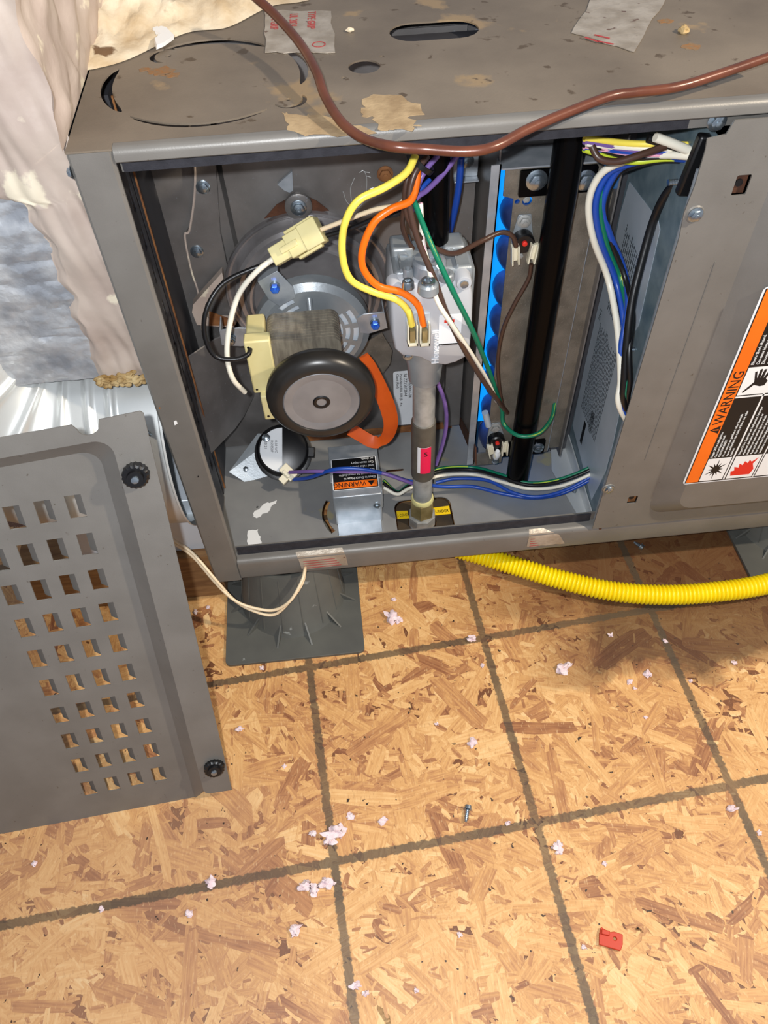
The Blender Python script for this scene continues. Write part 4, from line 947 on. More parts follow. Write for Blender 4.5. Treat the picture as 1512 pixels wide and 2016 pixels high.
zs = [vz(u, v, 0.13) for u, v in ((1004, 432), (997, 508), (991, 582), (982, 644), (974, 706), (966, 764), (960, 818), (956, 868))]
for z in zs:
    Mb = FR(0.3275, 0.148, z)
    MB().lathe([(0.0125, -0.006), (0.0150, 0.0), (0.0158, 0.010), (0.0145, 0.020), (0.0105, 0.028), (0.0050, 0.032)], Mb, 28).build('burner_mouth', 'burner_steel', bb, 60)
# black bracket with two bolts and black manifold pipe
mf = thing('gas_manifold', 'long black vertical manifold pipe in front of the burner box', 'pipe', (0.345, 0.083, 0.03))
MXp = 0.3470; MYp = 0.0830
b = MB(); b.rings([[Vector((MXp + 0.0125 * math.cos(2 * PI * i / 28), MYp + 0.0125 * math.sin(2 * PI * i / 28), z)) for i in range(28)] for z in (0.030, 0.055)] + [[Vector((MXp - 0.002 * (z - .055) + 0.0125 * math.cos(2 * PI * i / 28), MYp + 0.0125 * math.sin(2 * PI * i / 28), z)) for i in range(28)] for z in (0.2, 0.345, 0.40, 0.464)])
b.build('pipe_body', 'black_paint', mf, 40)
zb_ = vz(1055, 355, YBX)
MB().plate(rrect(0.3155, zb_ - 0.0115, 0.3790, zb_ + 0.0110, 0.0015), [], 0.0, 0.0028, FR(0, YBX - 0.0016, 0)).build('upper_bracket', 'black_paint', mf, bevel=0.0005)
for u in (1056, 1152):
    p = AY(u, 354, YBX - 0.004); hexbolt(FR(p.x, YBX - 0.0040, p.z), 0.0066, mf)
zl_ = 0.060
MB().plate(rrect(0.3190, zl_ - 0.011, 0.3790, zl_ + 0.011, 0.0015), [], 0.0, 0.0028, FR(0, YBX - 0.0016, 0)).build('lower_bracket', 'black_paint', mf, bevel=0.0005)
p = AY(1048, 914, YBX - 0.003); hexbolt(FR(0.3710, YBX - 0.0045, zl_), 0.0052, mf)
# small bolts on the plate
for u, v in ((1045, 392),): hexbolt(FR(0.3245, YBX + 0.004, vz(1044, 394, YBX)), 0.0034, bb, 'pipe_galv', washer=False)
def threaded(p0, p1, r, par, nm='screw'):
    p0, p1 = Vector(p0), Vector(p1); L = (p1 - p0).length; A = axes(p0, p1).to_4x4(); n = int(L / 0.0012); pr = []
    for k in range(n): pr += [(r * .8, k * 0.0012), (r, k * 0.0012 + 0.0006)]
    return MB().lathe(pr, Matrix.Translation(p0) @ A, 10).build(nm, 'bolt_zinc', par, 0)
for v in (507, 790):
    p = AX(1172 if v < 600 else 1112, v, 0.3985); threaded((0.3980, max(p.y, 0.104), p.z), (0.3865, max(p.y, 0.104), p.z), 0.0023, bb)

# rollout switches
def rollout(u, v, label, tilt=0.0):
    p = AY(u, v, YBX - 0.003); t = thing('rollout_switch', label, 'switch', p)
    K = FR(p.x, YBX - 0.0014, p.z) @ Matrix.Rotation(tilt, 4, 'Z')
    MB().plate([(-0.0085, -0.010), (0.0085, -0.010), (0.0098, 0.0), (0.0075, 0.0115), (0.0055, 0.0225), (-0.0055, 0.0225), (-0.0075, 0.0115), (-0.0098, 0.0)], [], 0, 0.0014, K).build('mounting_plate', 'cast_grey', t, bevel=0.0004)
    hexbolt(K @ Matrix.Translation((0.0, 0.0165, 0.0014)), 0.0046, t, 'pipe_galv')
    MB().lathe([(0.0092, 0.0014), (0.0092, 0.009), (0.0080, 0.0105)], K, 28).build('sensor_can', 'black_plastic', t)
    MB().lathe([(0.0024, 0.0100), (0.0022, 0.0125), (0.0012, 0.0130)], K @ Matrix.Translation((0, 0.0015, 0)), 14).build('reset_button', 'label_red', t)
    for s in (-1, 1):
        c = Matrix.Translation(K @ Vector((0.0078 * s, -0.0060, 0.0095))) @ K.to_3x3().to_4x4() @ Matrix.Rotation(-0.10 * s, 4, 'Z')
        b = MB(); b.box((-0.0034, -0.0105, 0), (-0.0020, 0.0075, 0.007), c); b.box((0.0020, -0.0105, 0), (0.0034, 0.0075, 0.007), c); b.box((-0.0034, -0.008, -0.0005), (0.0034, 0.0060, 0.0030), c)
        b.build('spade_terminal', 'connector_white', t, bevel=0.0003)
    hexbolt(K @ Matrix.Translation((0.0, -0.0170, 0.0)), 0.0030, t, 'pipe_galv', washer=False)
    return t
rollout(1028, 470, 'upper black round heat switch with two white terminals and red button beside the manifold')
rollout(976, 862, 'lower black round heat switch with white terminals beside the foot of the manifold', 0.12)
MB().cyl(AY(962, 838, 0.094), AY(955, 812, 0.094), 0.0036, n=12).build('pale_sleeve', 'label_silver', bb)
# flame sensor rod
fs = thing('flame_sensor', 'small white ceramic flame sensor with bolt at the foot of the burner box', 'sensor', AY(976, 905, 0.094))
p = AY(976, 900, 0.094)
MB().lathe([(0.0035, 0), (0.0042, 0.003), (0.0042, 0.010), (0.0030, 0.013), (0.0022, 0.016)], Matrix.Translation(p) @ Matrix.Rotation(0.3, 4, 'X'), 16).build('ceramic_body', 'white_print', fs)
MB().box((p.x - 0.007, p.y, p.z - 0.010), (p.x + 0.007, p.y + 0.001, p.z + 0.003)).build('sensor_bracket', 'burner_plate', fs)
hexbolt(FR(p.x, p.y - 0.0002, p.z - 0.006), 0.0032, fs)

# tall grey frame members between valve and burner box
fm_ = thing('divider_channel', 'tall grey steel channel standing between the gas valve and the burner box', 'bracket', (0.29, 0.19, 0.003))
P = [(0.2700, 0.185), (0.2760, 0.185), (0.2760, 0.1750), (0.2950, 0.1750), (0.2950, 0.198), (0.2937, 0.198), (0.2937, 0.1763), (0.2773, 0.1763), (0.2773, 0.1863), (0.27, 0.1863)]
b = MB(); b.rings([[Vector((x, y, z)) for x, y in P] for z in (0.030, 0.45)]); b.build('channel', 'vent_steel', fm_, 0)
p = AY(919, 320, 0.17); b = MB().box((p.x - 0.012, 0.168, p.z - 0.012), (p.x + 0.010, 0.1695, p.z + 0.012)); b.box((p.x - 0.012, 0.160, p.z - 0.0135), (p.x + 0.010, 0.1695, p.z - 0.012)); b.build('corner_clip', 'galvanised', fm_, bevel=0.0004)
hexbolt(FR(p.x - 0.001, 0.1675, p.z + 0.003), 0.0050, fm_)
# gusset at the bottom of the box side
P = [AX(u, v, 0.2962) for u, v in ((872, 760), (936, 880), (936, 915))]
b = MB(); b.rings([P, [p + Vector((0.0012, 0, 0)) for p in P]]); b.build('side_gusset', 'rusty', fm_, 0)

# ------------------------------------------------------------ galvanised divider at the right with its printed labels
dv = thing('control_box_side', 'blue-grey galvanised sheet wall with two printed data labels beside the service panel', 'panel', (0.424, 0.09, 0.010))
DX = 0.4240
b = MB().box((DX, 0.012, 0.012), (DX + 0.0012, 0.145, 0.452)); b.build('galvanised_sheet', 'galvanised_blue', dv)
b = MB().box((DX - 0.008, 0.0105, 0.03), (DX, 0.0120, 0.43)); b.build('front_lip', 'galvanised', dv)
MB().box((0.4035, 0.1445, 0.0015), (0.4240, 0.1458, 0.452)).build('rear_flange', 'cabinet_dark', dv)
b = MB(); P = [Vector(p) for p in ((0.4060, 0.150, 0.0022), (0.4235, 0.150, 0.0022), (0.4235, 0.022, 0.0022), (0.4150, 0.022, 0.0022), (0.3980, 0.112, 0.0022))]
b.rings([P, [p + Vector((0, 0, 0.0014)) for p in P]]); b.rings([[Vector((0.4222, y, z)) for y, z in ((0.022, 0.003), (0.150, 0.003), (0.150, 0.028), (0.022, 0.018))], [Vector((0.4235, y, z)) for y, z in ((0.022, 0.003), (0.150, 0.003), (0.150, 0.028), (0.022, 0.018))]])
b.build('base_angle', 'galvanised_bright', dv)
threaded((0.416, 0.075, 0.0035), (0.416, 0.075, 0.013), 0.0024, dv)
for (u, v) in ((1182, 352), (1185, 395)): pass
for (u, v) in ((1100, 600), (1137, 385)): 
    pass
threaded(AX(1335, 358, 0.4245), AX(1335, 358, 0.4245) + Vector((-0.009, 0, 0)), 0.0024, dv)
threaded(AX(1250, 688, 0.4245), AX(1250, 688, 0.4245) + Vector((-0.006, 0, 0)), 0.0022, dv)
def dlabel(quad, m, nm, rows, seed):
    P = [AX(u, v, DX) for u, v in quad]; b = MB()
    b.rings([[p + Vector((-0.0001, 0, 0)) for p in P], [p + Vector((-0.0004, 0, 0)) for p in P]]); lab = b.build(nm, m, dv, 0)
    rnd = random.Random(seed); ys = [p.y for p in P]; zs_ = [p.z for p in P]; return lab, min(ys), max(ys), min(zs_), max(zs_), rnd
def prints(lab, y0, y1, z0, z1, rnd, pitch=0.0030, h=0.0013, fill=0.75, word=(0.002, 0.007), nm='printed_lines', clip=None):
    b = MB(); y = y1 - 0.003
    while y > y0 + 0.002:
        z = z0 + 0.004
        zl = z1 - 0.004 - rnd.random() * (z1 - z0) * (1 - fill)
        while z < zl:
            wl = rnd.uniform(*word)
            if (clip is None or clip(y, z + wl)) : b.box((DX - 0.00050, y - h, z), (DX - 0.00042, y, min(z + wl, zl)))
            z += wl + 0.0012
        y -= pitch
    o = b.build(nm, 'print_grey', lab, 0); o['kind'] = 'stuff'; return o
lab, y0, y1, z0, z1, rnd = dlabel([(1240, 358), (1296, 432), (1300, 452), (1258, 640), (1222, 700), (1196, 560), (1222, 420)], 'label_silver', 'rating_table', 0, 3)
prints(lab, 0.074, 0.124, 0.225, 0.330, rnd, 0.0042, 0.0016, 0.8)
for k in range(7):
    z = 0.235 + k * 0.013; MB().box((DX - 0.00046, 0.082, z), (DX - 0.00042, 0.124, z + 0.0004)).build('table_rule', 'print_grey', lab, 0)
lab2, a0, a1, c0, c1, rnd = dlabel([(1192, 548), (1218, 590), (1235, 740), (1208, 870), (1192, 930), (1165, 985), (1128, 838), (1160, 680)], 'label_silver', 'data_label', 0, 9)
prints(lab2, 0.072, 0.132, 0.085, 0.215, rnd, 0.0032, 0.0014, 0.92)
MB().box((DX - 0.00056, 0.104, 0.052), (DX - 0.0005, 0.111, 0.085)).build('black_bar', 'print_black', lab2, 0)
bc = MB(); z = 0.086; rnd = random.Random(2)
while z < 0.112: bc.box((DX - 0.0006, 0.088, z), (DX - 0.00055, 0.098, z + rnd.choice((.0006, .0012)))); z += rnd.choice((.0012, .0018, .0024))
o = bc.build('bar_code', 'print_black', lab2, 0); o['kind'] = 'stuff'
text('S/N T', 0.006, Matrix.Translation((DX - 0.0007, 0.132, 0.205)) @ Matrix(((0, 0, -1, 0), (0, 1, 0, 0), (1, 0, 0, 0), (0, 0, 0, 1))), 'print_black', lab2)

# ------------------------------------------------------------ wires
def wire(pts, col, label, r=0.0019, group=None, stripe=None, name='wire', k=7, m=None):
    P = spline([Vector(p) for p in pts], k)
    o = MB().tube(P, r, 10).build(name, m or ('wire_' + col), None, 60)
    tag(o, label, 'wire' if name == 'wire' else 'cable', group)
    if stripe:
        S = [p + (CAM * 0 + Vector((0.25, -0.62, 0.74))).normalized() * (r * 0.62) for p in P]
        s = MB().tube(S, r * 0.42, 6).build('stripe', 'wire_' + stripe, o, 60); s['label'] = stripe + ' stripe'
    return o
def Y(*a): return [AY(u, v, y) for u, v, y in a]
wire(Y((818, 306, .045), (800, 340, .036), (755, 370, .03), (705, 395, .026), (679, 440, .024), (674, 500, .024), (690, 550, .024), (735, 575, .024), (780, 590, .023), (803, 612, .022), (811, 640, .025)), 'yellow', 'yellow wire looping down to the left terminal of the gas valve', 0.0028)
wire(Y((822, 318, .05), (820, 360, .042), (808, 395, .034), (770, 412, .030), (735, 440, .027), (714, 490, .026), (716, 530, .026), (745, 563, .026), (790, 575, .025), (822, 600, .023), (834, 640, .025)), 'orange', 'orange wire looping down to the right terminal of the gas valve', 0.0028)
wire(Y((632, 452, .074), (690, 430, .066), (740, 412, .058), (784, 403, .052), (805, 380, .05)), 'cream', 'cream wire running right from the plug connector', 0.0019)
wire(Y((636, 466, .076), (690, 450, .070), (740, 430, .064), (786, 420, .060), (806, 400, .056)), 'black', 'black wire running right from the plug connector', 0.0019)
wire(Y((546, 504, .076), (505, 535, .072), (470, 580, .068), (452, 640, .060), (447, 700, .052), (458, 745, .048), (482, 772, .054)), 'white', 'white wire from the plug connector down to the coil', 0.0024)
wire(Y((548, 514, .078), (490, 532, .074), (435, 562, .068), (405, 615, .056), (404, 665, .050), (425, 702, .047), (465, 707, .046), (488, 698, .050), (493, 686, .056)), 'black', 'black wire curling from the plug connector into the coil', 0.0021)
wire(Y((842, 306, .05), (815, 345, .042), (806, 400, .036), (822, 470, .030), (853, 545, .022), (880, 620, .016), (915, 690, .020), (955, 755, .045), (985, 795, .075), (998, 812, .085)), 'brown', 'thick dark brown wire hanging from the top down to the lower heat switch', 0.0024)
wire(Y((820, 312, .052), (800, 360, .045), (800, 420, .042), (830, 470, .040), (868, 494, .044), (900, 498, .055), (945, 476, .075), (985, 458, .084), (1008, 464, .086), (1016, 485, .087)), 'brown', 'thin brown wire swinging right to the upper heat switch', 0.0022)
wire(Y((1046, 520, .092), (1040, 550, .092), (1012, 600, .090), (990, 650, .088), (980, 710, .088), (984, 770, .088), (992, 808, .088)), 'brown', 'brown wire hanging below the upper heat switch', 0.0019)
wire(Y((828, 400, .048), (832, 470, .040), (845, 530, .024), (860, 590, .012), (890, 640, .010), (930, 700, .028), (960, 750, .055), (978, 790, .080)), 'white', 'white wire with a pink stripe crossing the gas valve', 0.0020, stripe='pink')
wire(Y((815, 395, .044), (838, 455, .038), (864, 515, .028), (895, 580, .022), (930, 650, .030), (955, 710, .050), (975, 765, .075), (988, 805, .084), (992, 835, .083), (1022, 858, .066), (1060, 853, .066), (1085, 825, .085), (1092, 795, .103)), 'green', 'green and yellow ground wire crossing the valve and looping around the manifold foot', 0.0022, stripe='lime')
wire(Y((900, 306, .07), (870, 345, .062), (840, 375, .052), (818, 392, .046), (806, 430, .050)), 'purple', 'lighter purple wire slanting down from the upper right of the bundle', 0.0021)
wire(Y((888, 306, .075), (862, 338, .068), (838, 362, .060), (820, 384, .055)), 'blue', 'short blue wire slanting beside the purple wire', 0.0018)
wire(Y((862, 306, .058), (838, 335, .052), (824, 362, .048), (812, 400, .046)), 'purple', 'darker purple wire tucked close against the brown bundle', 0.0021)
wire(Y((908, 308, .12), (904, 360, .125), (896, 410, .13), (882, 470, .14)), 'blue', 'blue wire hanging behind the black inlet pipe', 0.0030)
wire(Y((797, 400, .050), (792, 440, .056), (800, 470, .062), (812, 490, .066)), 'brown', 'short brown wire end behind the orange wire', 0.0020)
# black cable tie
b = MB(); p = AY(812, 318, 0.047); b.lathe([(0.0095, -0.002), (0.0095, 0.002), (0.0085, 0.002), (0.0085, -0.002)], Matrix.Translation(AY(833, 322, .050)) @ Matrix.Rotation(0.7, 4, 'Y'), 20, cap=False); b.box((-0.004, -0.004, -0.003), (0.004, 0.004, 0.003), Matrix.Translation(p)); tag(b.build('cable_tie', 'black_plastic', None), 'black cable tie around the upper wire bundle', 'tie')
# right hand bundle
rb = 'harness of wires beside the galvanised wall'
def hx(u, v, x=.409): return (u, v, max(0.0085, min(0.088, AX(u, v, x).y)))
path = [(1368, 308, .040), (1300, 305, .060), (1230, 318, .075), (1185, 345, .085)] + [hx(*q_) for q_ in ((1163, 400), (1172, 470), (1200, 545), (1216, 620), (1222, 690), (1224, 750), (1222, 800))] + [(1262, 868, .0080)]
def off(p, du, dy, dv_=0): return Y(*[(u + du * min(1, max(0, (i - 1) / 2)) * (1 if i < 8 else .55), v + (dv_ if i < 3 else 0), (y if i > 10 else max(0.0085, min(y, AX(u + du, v, .414).y))) if i > 3 else y + dy) for i, (u, v, y) in enumerate(p)])
wire(off(path, -4, 0.0), 'white', 'white wire at the left edge of the right hand harness', 0.0030, rb)
wire(off(path, 10, 0.004, 6), 'blue', 'blue wire beside the white one in the right hand harness', 0.0028, rb)
wire(off(path, 20, 0.006, -4), 'green', 'green and yellow wire in the middle of the right hand harness', 0.0024, rb, stripe='lime')
p2 = path[:5] + [hx(*q_) for q_ in ((1176, 460), (1204, 530), (1212, 600), (1210, 680), (1208, 745), (1212, 800))] + [(1255, 868, .0080)]
wire(off(p2, 24, 0.003, 3), 'blue', 'second blue wire bowing right in the right hand harness', 0.0028, rb)
wire(off(path, 30, 0.008, 10), 'black', 'black wire behind the blue ones in the right hand harness', 0.0024, rb)
wire(Y((1375, 316, .048), (1345, 345, .055), (1310, 385, .062), (1285, 440, .066), (1262, 520, .055), (1245, 590, .042), (1236, 660, .028), (1230, 740, .014), (1230, 800, .0085), (1262, 860, .0078)), 'black', 'thick black wire curving separately in front of the printed labels', 0.0036)
tb_ = 'wires crossing under the top edge'
for col, v0, v1, v2, nm in (('white', 284, 285, 292, 'white'), ('blue', 290, 294, 298, 'blue'), ('pink', 288, 296, 304, 'pink'), ('black', 284, 302, 310, 'black'), ('yellow', 272, 276, 284, 'pale yellow'), ('purple', 278, 288, 300, 'purple'), ('lime', 294, 312, 312, 'lime green')):
    wire(Y((1150, v0, .062), (1235, v1 + 6, .066), (1310, v2, .058), (1385, v2 + 2, .046)), col, nm + ' wire running sideways below the top edge into the service panel', 0.0024, tb_)
wire(Y((1165, 288, .050), (1180, 312, .044), (1215, 318, .042), (1260, 305, .042), (1310, 288, .045)), 'brown', 'brown wire dipping in a loop below the top edge', 0.0026)
wire(Y((1290, 270, .045), (1330, 285, .045), (1372, 303, .045)), 'white', 'thick white wire slanting down into the corner of the service panel', 0.0034)
wire(Y((1275, 272, .055), (1340, 292, .050), (1388, 312, .045)), 'black', 'black wire slanting behind the white one into the service panel', 0.0032)
b = MB().box((-0.006, -0.004, -0.022), (0.006, 0.004, 0.022), Matrix.Translation(AY(1368, 325, .022)) @ Matrix.Rotation(0.12, 4, 'Y')); tag(b.build('edge_bushing', 'black_plastic', None, bevel=0.002), 'black plastic bushing where wires enter the service panel', 'bushing')
# low harness across the floor
wire(Y((570, 930, .118), (620, 928, .100), (690, 929, .090), (745, 930, .085), (790, 944, .078), (812, 952, .075)), 'purple', 'purple wire crossing the warning label of the small box', 0.0021)
wire(Y((578, 944, .118), (610, 940, .105), (655, 925, .092), (705, 923, .088), (755, 932, .084), (808, 948, .080), (870, 958, .085), (930, 958, .085), (990, 972, .070), (1050, 980, .060), (1110, 970, .060), (1180, 935, .065), (1200, 925, .066)), 'blue', 'long blue wire running low from the pressure switch to the service panel', 0.0022)
wire(Y((858, 950, .10), (900, 942, .10), (960, 946, .088), (1010, 970, .065), (1060, 978, .055), (1120, 962, .058), (1186, 925, .066)), 'blue', 'second blue wire lying below the first across the cabinet floor', 0.0020)
for col, dv0, dy, nm in (('white', 0, .0, 'white'), ('black', -9, .004, 'black'), ('green', -14, .008, 'green')):
    wire(Y((755, 960 + dv0, .080 + dy), (782, 973 + dv0 * .3, .074 + dy), (805, 962 + dv0 * .5, .080 + dy), (860, 938 + dv0, .100 + dy), (930, 934 + dv0, .105 + dy), (985, 948 + dv0, .080 + dy), (1040, 962 + dv0 * .8, .060 + dy), (1100, 958 + dv0, .060 + dy), (1160, 935 + dv0, .064 + dy), (1195, 912 + dv0, .068 + dy)), col, nm + ' wire of the low harness leaving the small galvanised box', 0.0020, stripe='lime' if col == 'green' else None)
wire(Y((860, 750, .090), (875, 790, .090), (879, 830, .092), (872, 872, .095), (858, 915, .096)), 'purple', 'purple wire hanging behind the gas pipe', 0.0022)
for (u, v, m_) in ((345, 832, 'white_print'), (314, 803, 'rust_orange'), (390, 938, 'print_black')):
    c_ = AY(u, v, 0); MB().plate([(-.0018, -.0008), (.0004, -.0012), (.0019, .0006), (.0003, .0011)], [], 0, .0002, FR(c_.x, -0.0001, c_.z) @ Matrix.Rotation(.8, 4, 'Z') @ Matrix.Scale(1.6 if v == 832 else .7, 4)).build('paint_fleck', m_, cab, 0)
for k in range(2):
    d = 6 * k
    wire(Y((340, 1062 + d, .02), (380, 1090 + d, .01)) + Y((425, 1142 + d, -.010), (462, 1182, -.020 - .003 * k), (500, 1203 - d, -.030), (540, 1210 - d * 1.5, -.034), (572, 1182, -.030 - .002 * k), (594, 1150 - d, -.018), (600, 1128 - d, -.006), (601, 1112, 0.010)), 'cream', ('front' if k else 'rear') + ' strand of the pair of cream wires drooping below the bottom rail', 0.0017, 'pair of cream wires', m='wire_cream')

# brown sheathed cable over the cabinet top
cz = [(497, -10, .511), (540, 28, .505), (590, 85, .499), (622, 140, .495), (640, 190, .4895), (672, 240, .4855), (715, 272, .485), (770, 288, .489), (840, 294, .487), (920, 298, .487), (975, 288, .488), (1040, 254, .489), (1120, 220, .489), (1200, 190, .489), (1250, 182, .489), (1330, 172, .490), (1410, 148, .492), (1520, 110, .495)]
wire([AZ(u, v, z) for u, v, z in cz], 'brown', 'thick brown sheathed cable draped over the front edge of the cabinet top', 0.0031, name='sheathed_cable', m='brown_cable', k=10)

# ------------------------------------------------------------ tapes, flakes and litter
def tape(pts3, label, nrm, print_=True, seed=1, words=None):
    P = [Vector(p) for p in pts3]; n = Vector(nrm).normalized(); b = MB(); b.rings([[p + n * 0.0003 for p in P], [p + n * 0.0008 for p in P]])
    t = b.build('foil_tape', 'tape_foil', None, 0); tag(t, label, 'tape'); return t
def ragged(quad, n=7, amp=0.0012, seed=2):
    rnd = random.Random(seed); out = []
    for a, c in zip(quad, quad[1:] + quad[:1]):
        for i in range(n): out.append(Vector(a).lerp(Vector(c), i / n) + (Vector((rnd.uniform(-amp, amp), rnd.uniform(-amp, amp), 0)) if i else Vector()))
    return out
Tz = H
q4 = [AZ(522, 105, Tz), AZ(660, 105, Tz), AZ(652, 24, Tz), AZ(520, 22, Tz)]
t1 = tape(ragged(q4), 'worn foil tape printed in red lying beside the brown cable on the cabinet top', (0, 0, 1))
for i, (s, x, y) in enumerate((('PVC GRIP', 0.006, 0.002), ('UL 2021', 0.020, 0.010), ('TYPE GRIP', 0.034, 0.003))):
    pp = AZ(528, 30, Tz); text(s, 0.0090, Matrix.Translation((pp.x + x - 0.003, pp.y - y * .3, Tz + 0.0010)) @ Matrix.Rotation(-PI / 2 - 0.06, 4, 'Z'), 'tape_print', t1, sx=.8)
MB().plate([(AZ(628, 90, Tz).x + r * math.cos(a), AZ(628, 90, Tz).y + r * math.sin(a)) for r, a in [(0.005, 2 * PI * i / 20) for i in range(20)]], [circ(AZ(628, 90, Tz).x, AZ(628, 90, Tz).y, 0.0042, 16)], Tz + 0.0009, Tz + 0.0011).build('ring_mark', 'tape_print', t1, 0)
q4 = [AZ(1125, 66, Tz), AZ(1248, 104, Tz), AZ(1312, -6, Tz), AZ(1170, -8, Tz)]
t2 = tape(ragged(q4, seed=5), 'worn foil tape strip at the back right of the cabinet top', (0, 0, 1))
for x_, y_ in ((1165, 78), (1185, 72), (1192, 84)): MB().box((-.006, -.0008, 0), (.006, .0008, .0002), Matrix.Translation(AZ(x_, y_, Tz + .001)) @ Matrix.Rotation(x_ * .01, 4, 'Z')).build('red_mark', 'tape_print', t2, 0)
def railtape(u0, u1, u2, u3, label, seed):
    xa, xb, xc, xd = AY(u0, 1100, 0).x, AY(u1, 1100, 0).x, AY(u2, 1100, 0).x, AY(u3, 1100, 0).x
    prof2 = [(-0.0004, 0.0095), (-0.0004, 0.0268), (0.0014, 0.0314), (0.0060, 0.0336)]; b = MB()
    R = []
    for i, (y, z) in enumerate(prof2):
        f = i / 3; l = xa + (xd - xa) * f; r = xb + (xc - xb) * f
        R.append([Vector((l + (r - l) * k / 8, y, z + (0.0008 * math.sin(k * 2.1 + seed) if i == 0 else 0))) for k in range(9)])
    V = [[b.bm.verts.new(p) for p in rr] for rr in R]
    for i in range(3):
        for k in range(8): b.bm.faces.new((V[i][k], V[i][k + 1], V[i + 1][k + 1], V[i + 1][k]))
    o = b.build('foil_tape', 'tape_foil', None, 30); tag(o, label, 'tape')
    for k in range(4):
        z = 0.011 + 0.0042 * k; MB().box((xa + 0.003, -0.0008, z), (min(xb, xc) - 0.003 - (0.002 * k), -0.0006, z + 0.0007)).build('red_print_line', 'tape_print', o, 0)
railtape(590, 684, 676, 583, 'printed foil tape on the bottom rail above the drooping cream wires', 1)
railtape(1032, 1104, 1060, 1034, 'torn pointed foil tape on the bottom rail near the service panel', 2)
# mastic flake on the knock-out
def blob(c, r, m, nm, label, cat, group=None, seed=0, flat=0.6, n=14, amp=0.5, par=None):
    b = MB(); b.sphere((0, 0, 0), 1, n=n)
    for v in b.bm.verts:
        d = v.co.copy(); k = 1 + amp * mn.noise(d * 1.7 + Vector((seed * 3.1, 0, 0))) + amp * .4 * mn.noise(d * 4 + Vector((seed, 5, 0)))
        v.co = Vector((d.x * r[0], d.y * r[1], d.z * r[2])) * k
    bmesh.ops.translate(b.bm, verts=b.bm.verts, vec=Vector(c)); o = b.build(nm, m, par, 60)
    if label: tag(o, label, cat, group)
    return o
fk = MB(); pp = [AZ(u, v, H + .003) for u, v in ((300, 55), (326, 62), (342, 78), (322, 92), (308, 98), (304, 84), (316, 74), (300, 66))]
fk.rings([pp, [p + Vector((0.001, 0, 0.003)) for p in pp]]); tag(fk.build('mastic_flake', 'white_print', None, 30), 'white curled flake of dried sealant at the rear of the round knock-out', 'flake')
mx = AZ(1345, 65, H); blob((mx.x, mx.y, H + .002), (.0040, .0045, .0028), 'fibre', 'wood_chip', 'small tan chip lying near the right foil tape', 'chip', seed=4)
mx = AZ(690, 63, H); blob((mx.x, mx.y, H + .0015), (.0030, .0016, .0016), 'mastic_white', 'wood_chip', 'tiny pale chip lying between foil tape and oval hole', 'chip', seed=5)
# white paint smears inside and old tape residue on the top are colour patches on the sheet
def smear(pts, z, m, label, par=cab, amp=0.0015, seed=1, nm='paint_smear'):
    P = ragged([AZ(u, v, z) for u, v in pts], 4, amp, seed); b = MB(); b.rings([P, [p + Vector((0, 0, 0.00025)) for p in P]]); o = b.build(nm, m, par, 0); o['label'] = label; return o
smear([(498, 1012), (520, 992), (545, 985), (532, 1003), (505, 1020)], 0.0014, 'white_print', 'white paint smear')
smear([(488, 1045), (508, 1042), (512, 1062), (518, 1080), (490, 1088), (486, 1066)], 0.0014, 'white_print', 'lower white paint smear', amp=.0012, seed=3)
smear([(712, 205), (735, 186), (790, 188), (828, 205), (836, 226), (800, 232), (825, 246), (812, 258), (775, 256), (752, 258), (738, 232), (715, 226)], H, 'tape_residue', 'tan tape residue patch', seed=8, amp=.003, nm='residue_patch')
smear([(555, 222), (585, 226), (628, 226), (700, 248), (742, 262), (690, 266), (600, 268), (565, 250)], H, 'tape_residue', 'faint tan residue patch near the front edge', seed=9, amp=.003, nm='residue_patch')
for k_, (u, v, s) in enumerate(((318, 140, .0095), (340, 148, .005), (285, 137, .004), (1310, 42, .006), (1360, 92, .007))):
    c_ = AZ(u, v, H); P_ = [Vector((c_.x + s * (1 + .5 * mn.noise(Vector((math.cos(a) * 2, math.sin(a) * 2, k_)))) * math.cos(a), c_.y + s * .7 * (1 + .7 * mn.noise(Vector((math.cos(a) * 2, 3 + math.sin(a) * 2, k_)))) * math.sin(a), H)) for a in [2 * PI * i / 26 for i in range(26)]]
    b = MB(); b.rings([P_, [p + Vector((0, 0, 0.0002)) for p in P_]]); b.build('rust_spot', 'rust_brown', cab, 0)
# pink-white insulation tufts on the floor
tu = [(930, 1258, 9), (770, 1217, 14), (785, 1220, 8), (1108, 1318, 13), (1118, 1310, 8), (1275, 1328, 7), (1240, 1342, 5), (1202, 1250, 5), (1445, 1305, 5), (1440, 1592, 7), (662, 1640, 16), (648, 1655, 10), (672, 1632, 8), (755, 1616, 8), (690, 1608, 6), (616, 1640, 6), (642, 1740, 13), (600, 1745, 11), (618, 1752, 8), (580, 1830, 9), (415, 1738, 8), (372, 1800, 6), (700, 1940, 8), (720, 1955, 5), (1098, 1665, 9), (1100, 1678, 6), (950, 1310, 4), (1360, 1340, 4), (470, 1436, 7), (930, 1462, 8), (1000, 1620, 5), (1310, 1262, 4), (775, 1180, 5), (1150, 1865, 4), (1250, 1355, 4), (410, 1195, 4), (560, 1508, 4), (1272, 1412, 4), (1495, 1640, 4), (860, 1425, 4), (385, 1205, 5), (820, 1950, 4), (200, 1790, 4), (68, 1700, 5), (515, 1315, 4), (905, 1840, 4), (1190, 1700, 4)]
rnd = random.Random(21)
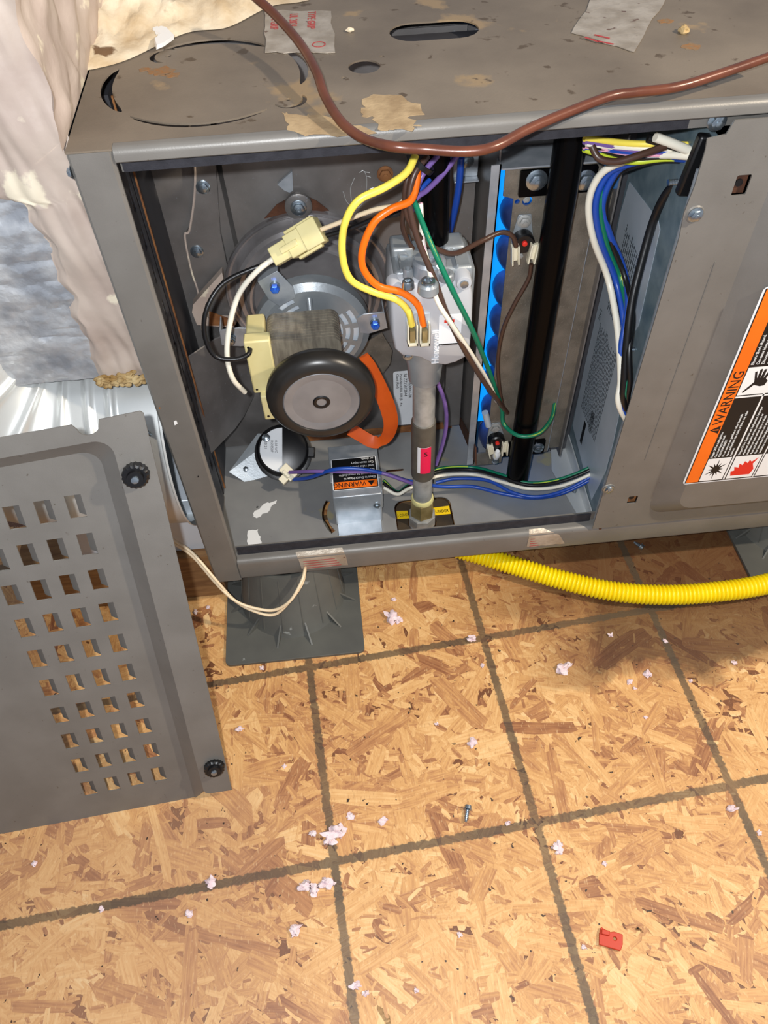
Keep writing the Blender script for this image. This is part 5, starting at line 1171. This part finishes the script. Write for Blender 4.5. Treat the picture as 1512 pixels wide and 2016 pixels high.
TL = {0: 'tuft beside the first upper line crossing right of the stand', 1: 'large flat tuft between the stand and the yellow gas line', 2: 'second lump of the flat tuft right of the stand', 3: 'fluffy round tuft in the middle below the yellow line', 4: 'small lump touching the fluffy round middle tuft', 5: 'tuft on the edge of the dark stain', 9: 'tuft on the far right just above the lower painted line', 10: 'largest tuft, on the left lower line crossing', 11: 'lump tucked under the largest tuft', 12: 'lump capping the largest tuft', 13: 'tuft right of the largest tuft, level with its top', 16: 'right one of the pair of tufts below the left line crossing', 17: 'left one of the pair of tufts below the left line crossing', 18: 'lump between the pair of tufts below the left crossing', 19: 'single round tuft below the pair near the left vertical line', 20: 'tuft near the left end of the lower painted line', 22: 'tuft near the bottom edge by the left vertical line', 24: 'tuft just right of the middle lower line crossing', 29: 'tuft between the central vertical line and the loose screw'}
for i, (u, v, s) in enumerate(tu):
    c = AZ(u, v, FZ + .001); r = s / 1900
    blob((c.x, c.y, FZ + r * .45), (r, r * rnd.uniform(.6, 1.1), r * .55), 'insulation_pink', 'insulation_tuft', 'pinkish white insulation ' + TL[i] if i in TL else 'tiny pinkish white crumb of insulation scattered on the board floor', 'tuft', 'insulation tufts scattered on the floor', seed=i, amp=1.1, n=16)
# red plastic piece
rc = AZ(1202, 1850, FZ); rp = MB(); RM = Matrix.Translation((rc.x, rc.y, FZ + 0.0005)) @ Matrix.Rotation(-0.35, 4, 'Z')
rp.plate([(-0.010, -0.007), (0.0085, -0.0075), (0.010, -0.002), (0.0095, 0.006), (0.002, 0.0065), (-0.002, 0.0050), (-0.0095, 0.0075), (-0.0105, 0.002)], [circ(0.003, 0.001, 0.0016, 10)], 0, 0.0035, RM)
rp.box((-0.009, 0.0015, 0.003), (-0.002, 0.0055, 0.0060), RM); tag(rp.build('wire_nut_piece', 'red_plastic', None, bevel=0.0005), 'small broken red plastic piece at the lower right of the board floor', 'fragment')
# loose screws
def floor_screw(p, d, L, label):
    t = thing('loose_screw', label, 'screw', p); p = Vector(p); d = Vector(d).normalized()
    A = axes((0, 0, 0), d).to_4x4(); M = Matrix.Translation(p) @ A
    MB().lathe([(0.0034, -0.003), (0.0034, -0.0004), (0.0042, 0), (0.0042, 0.0008)], M, 6 if 0 else 14).build('screw_head', 'bolt_zinc', t, 30)
    pr = []
    n = int(L / 0.0016)
    for k in range(n): f = 1 - 0.5 * max(0, (k - n + 3) / 3); pr += [(0.0016 * f, 0.0008 + k * 0.0016), (0.0024 * f, 0.0008 + k * 0.0016 + 0.0008)]
    MB().lathe(pr, M, 12).build('threaded_shank', 'bolt_zinc', t, 0)
a = AZ(921, 1592, FZ + .004); c = AZ(917, 1618, FZ + .004); floor_screw(a, c - a, 0.0135, 'loose hex-head screw lying alone on the open board floor')
a = AZ(1262, 1076, FZ + .004); c = AZ(1246, 1066, FZ + .004); floor_screw(a, c - a, 0.011, 'loose screw lying on the dark board just below the bottom rail')
a = AZ(285, 640, 0);
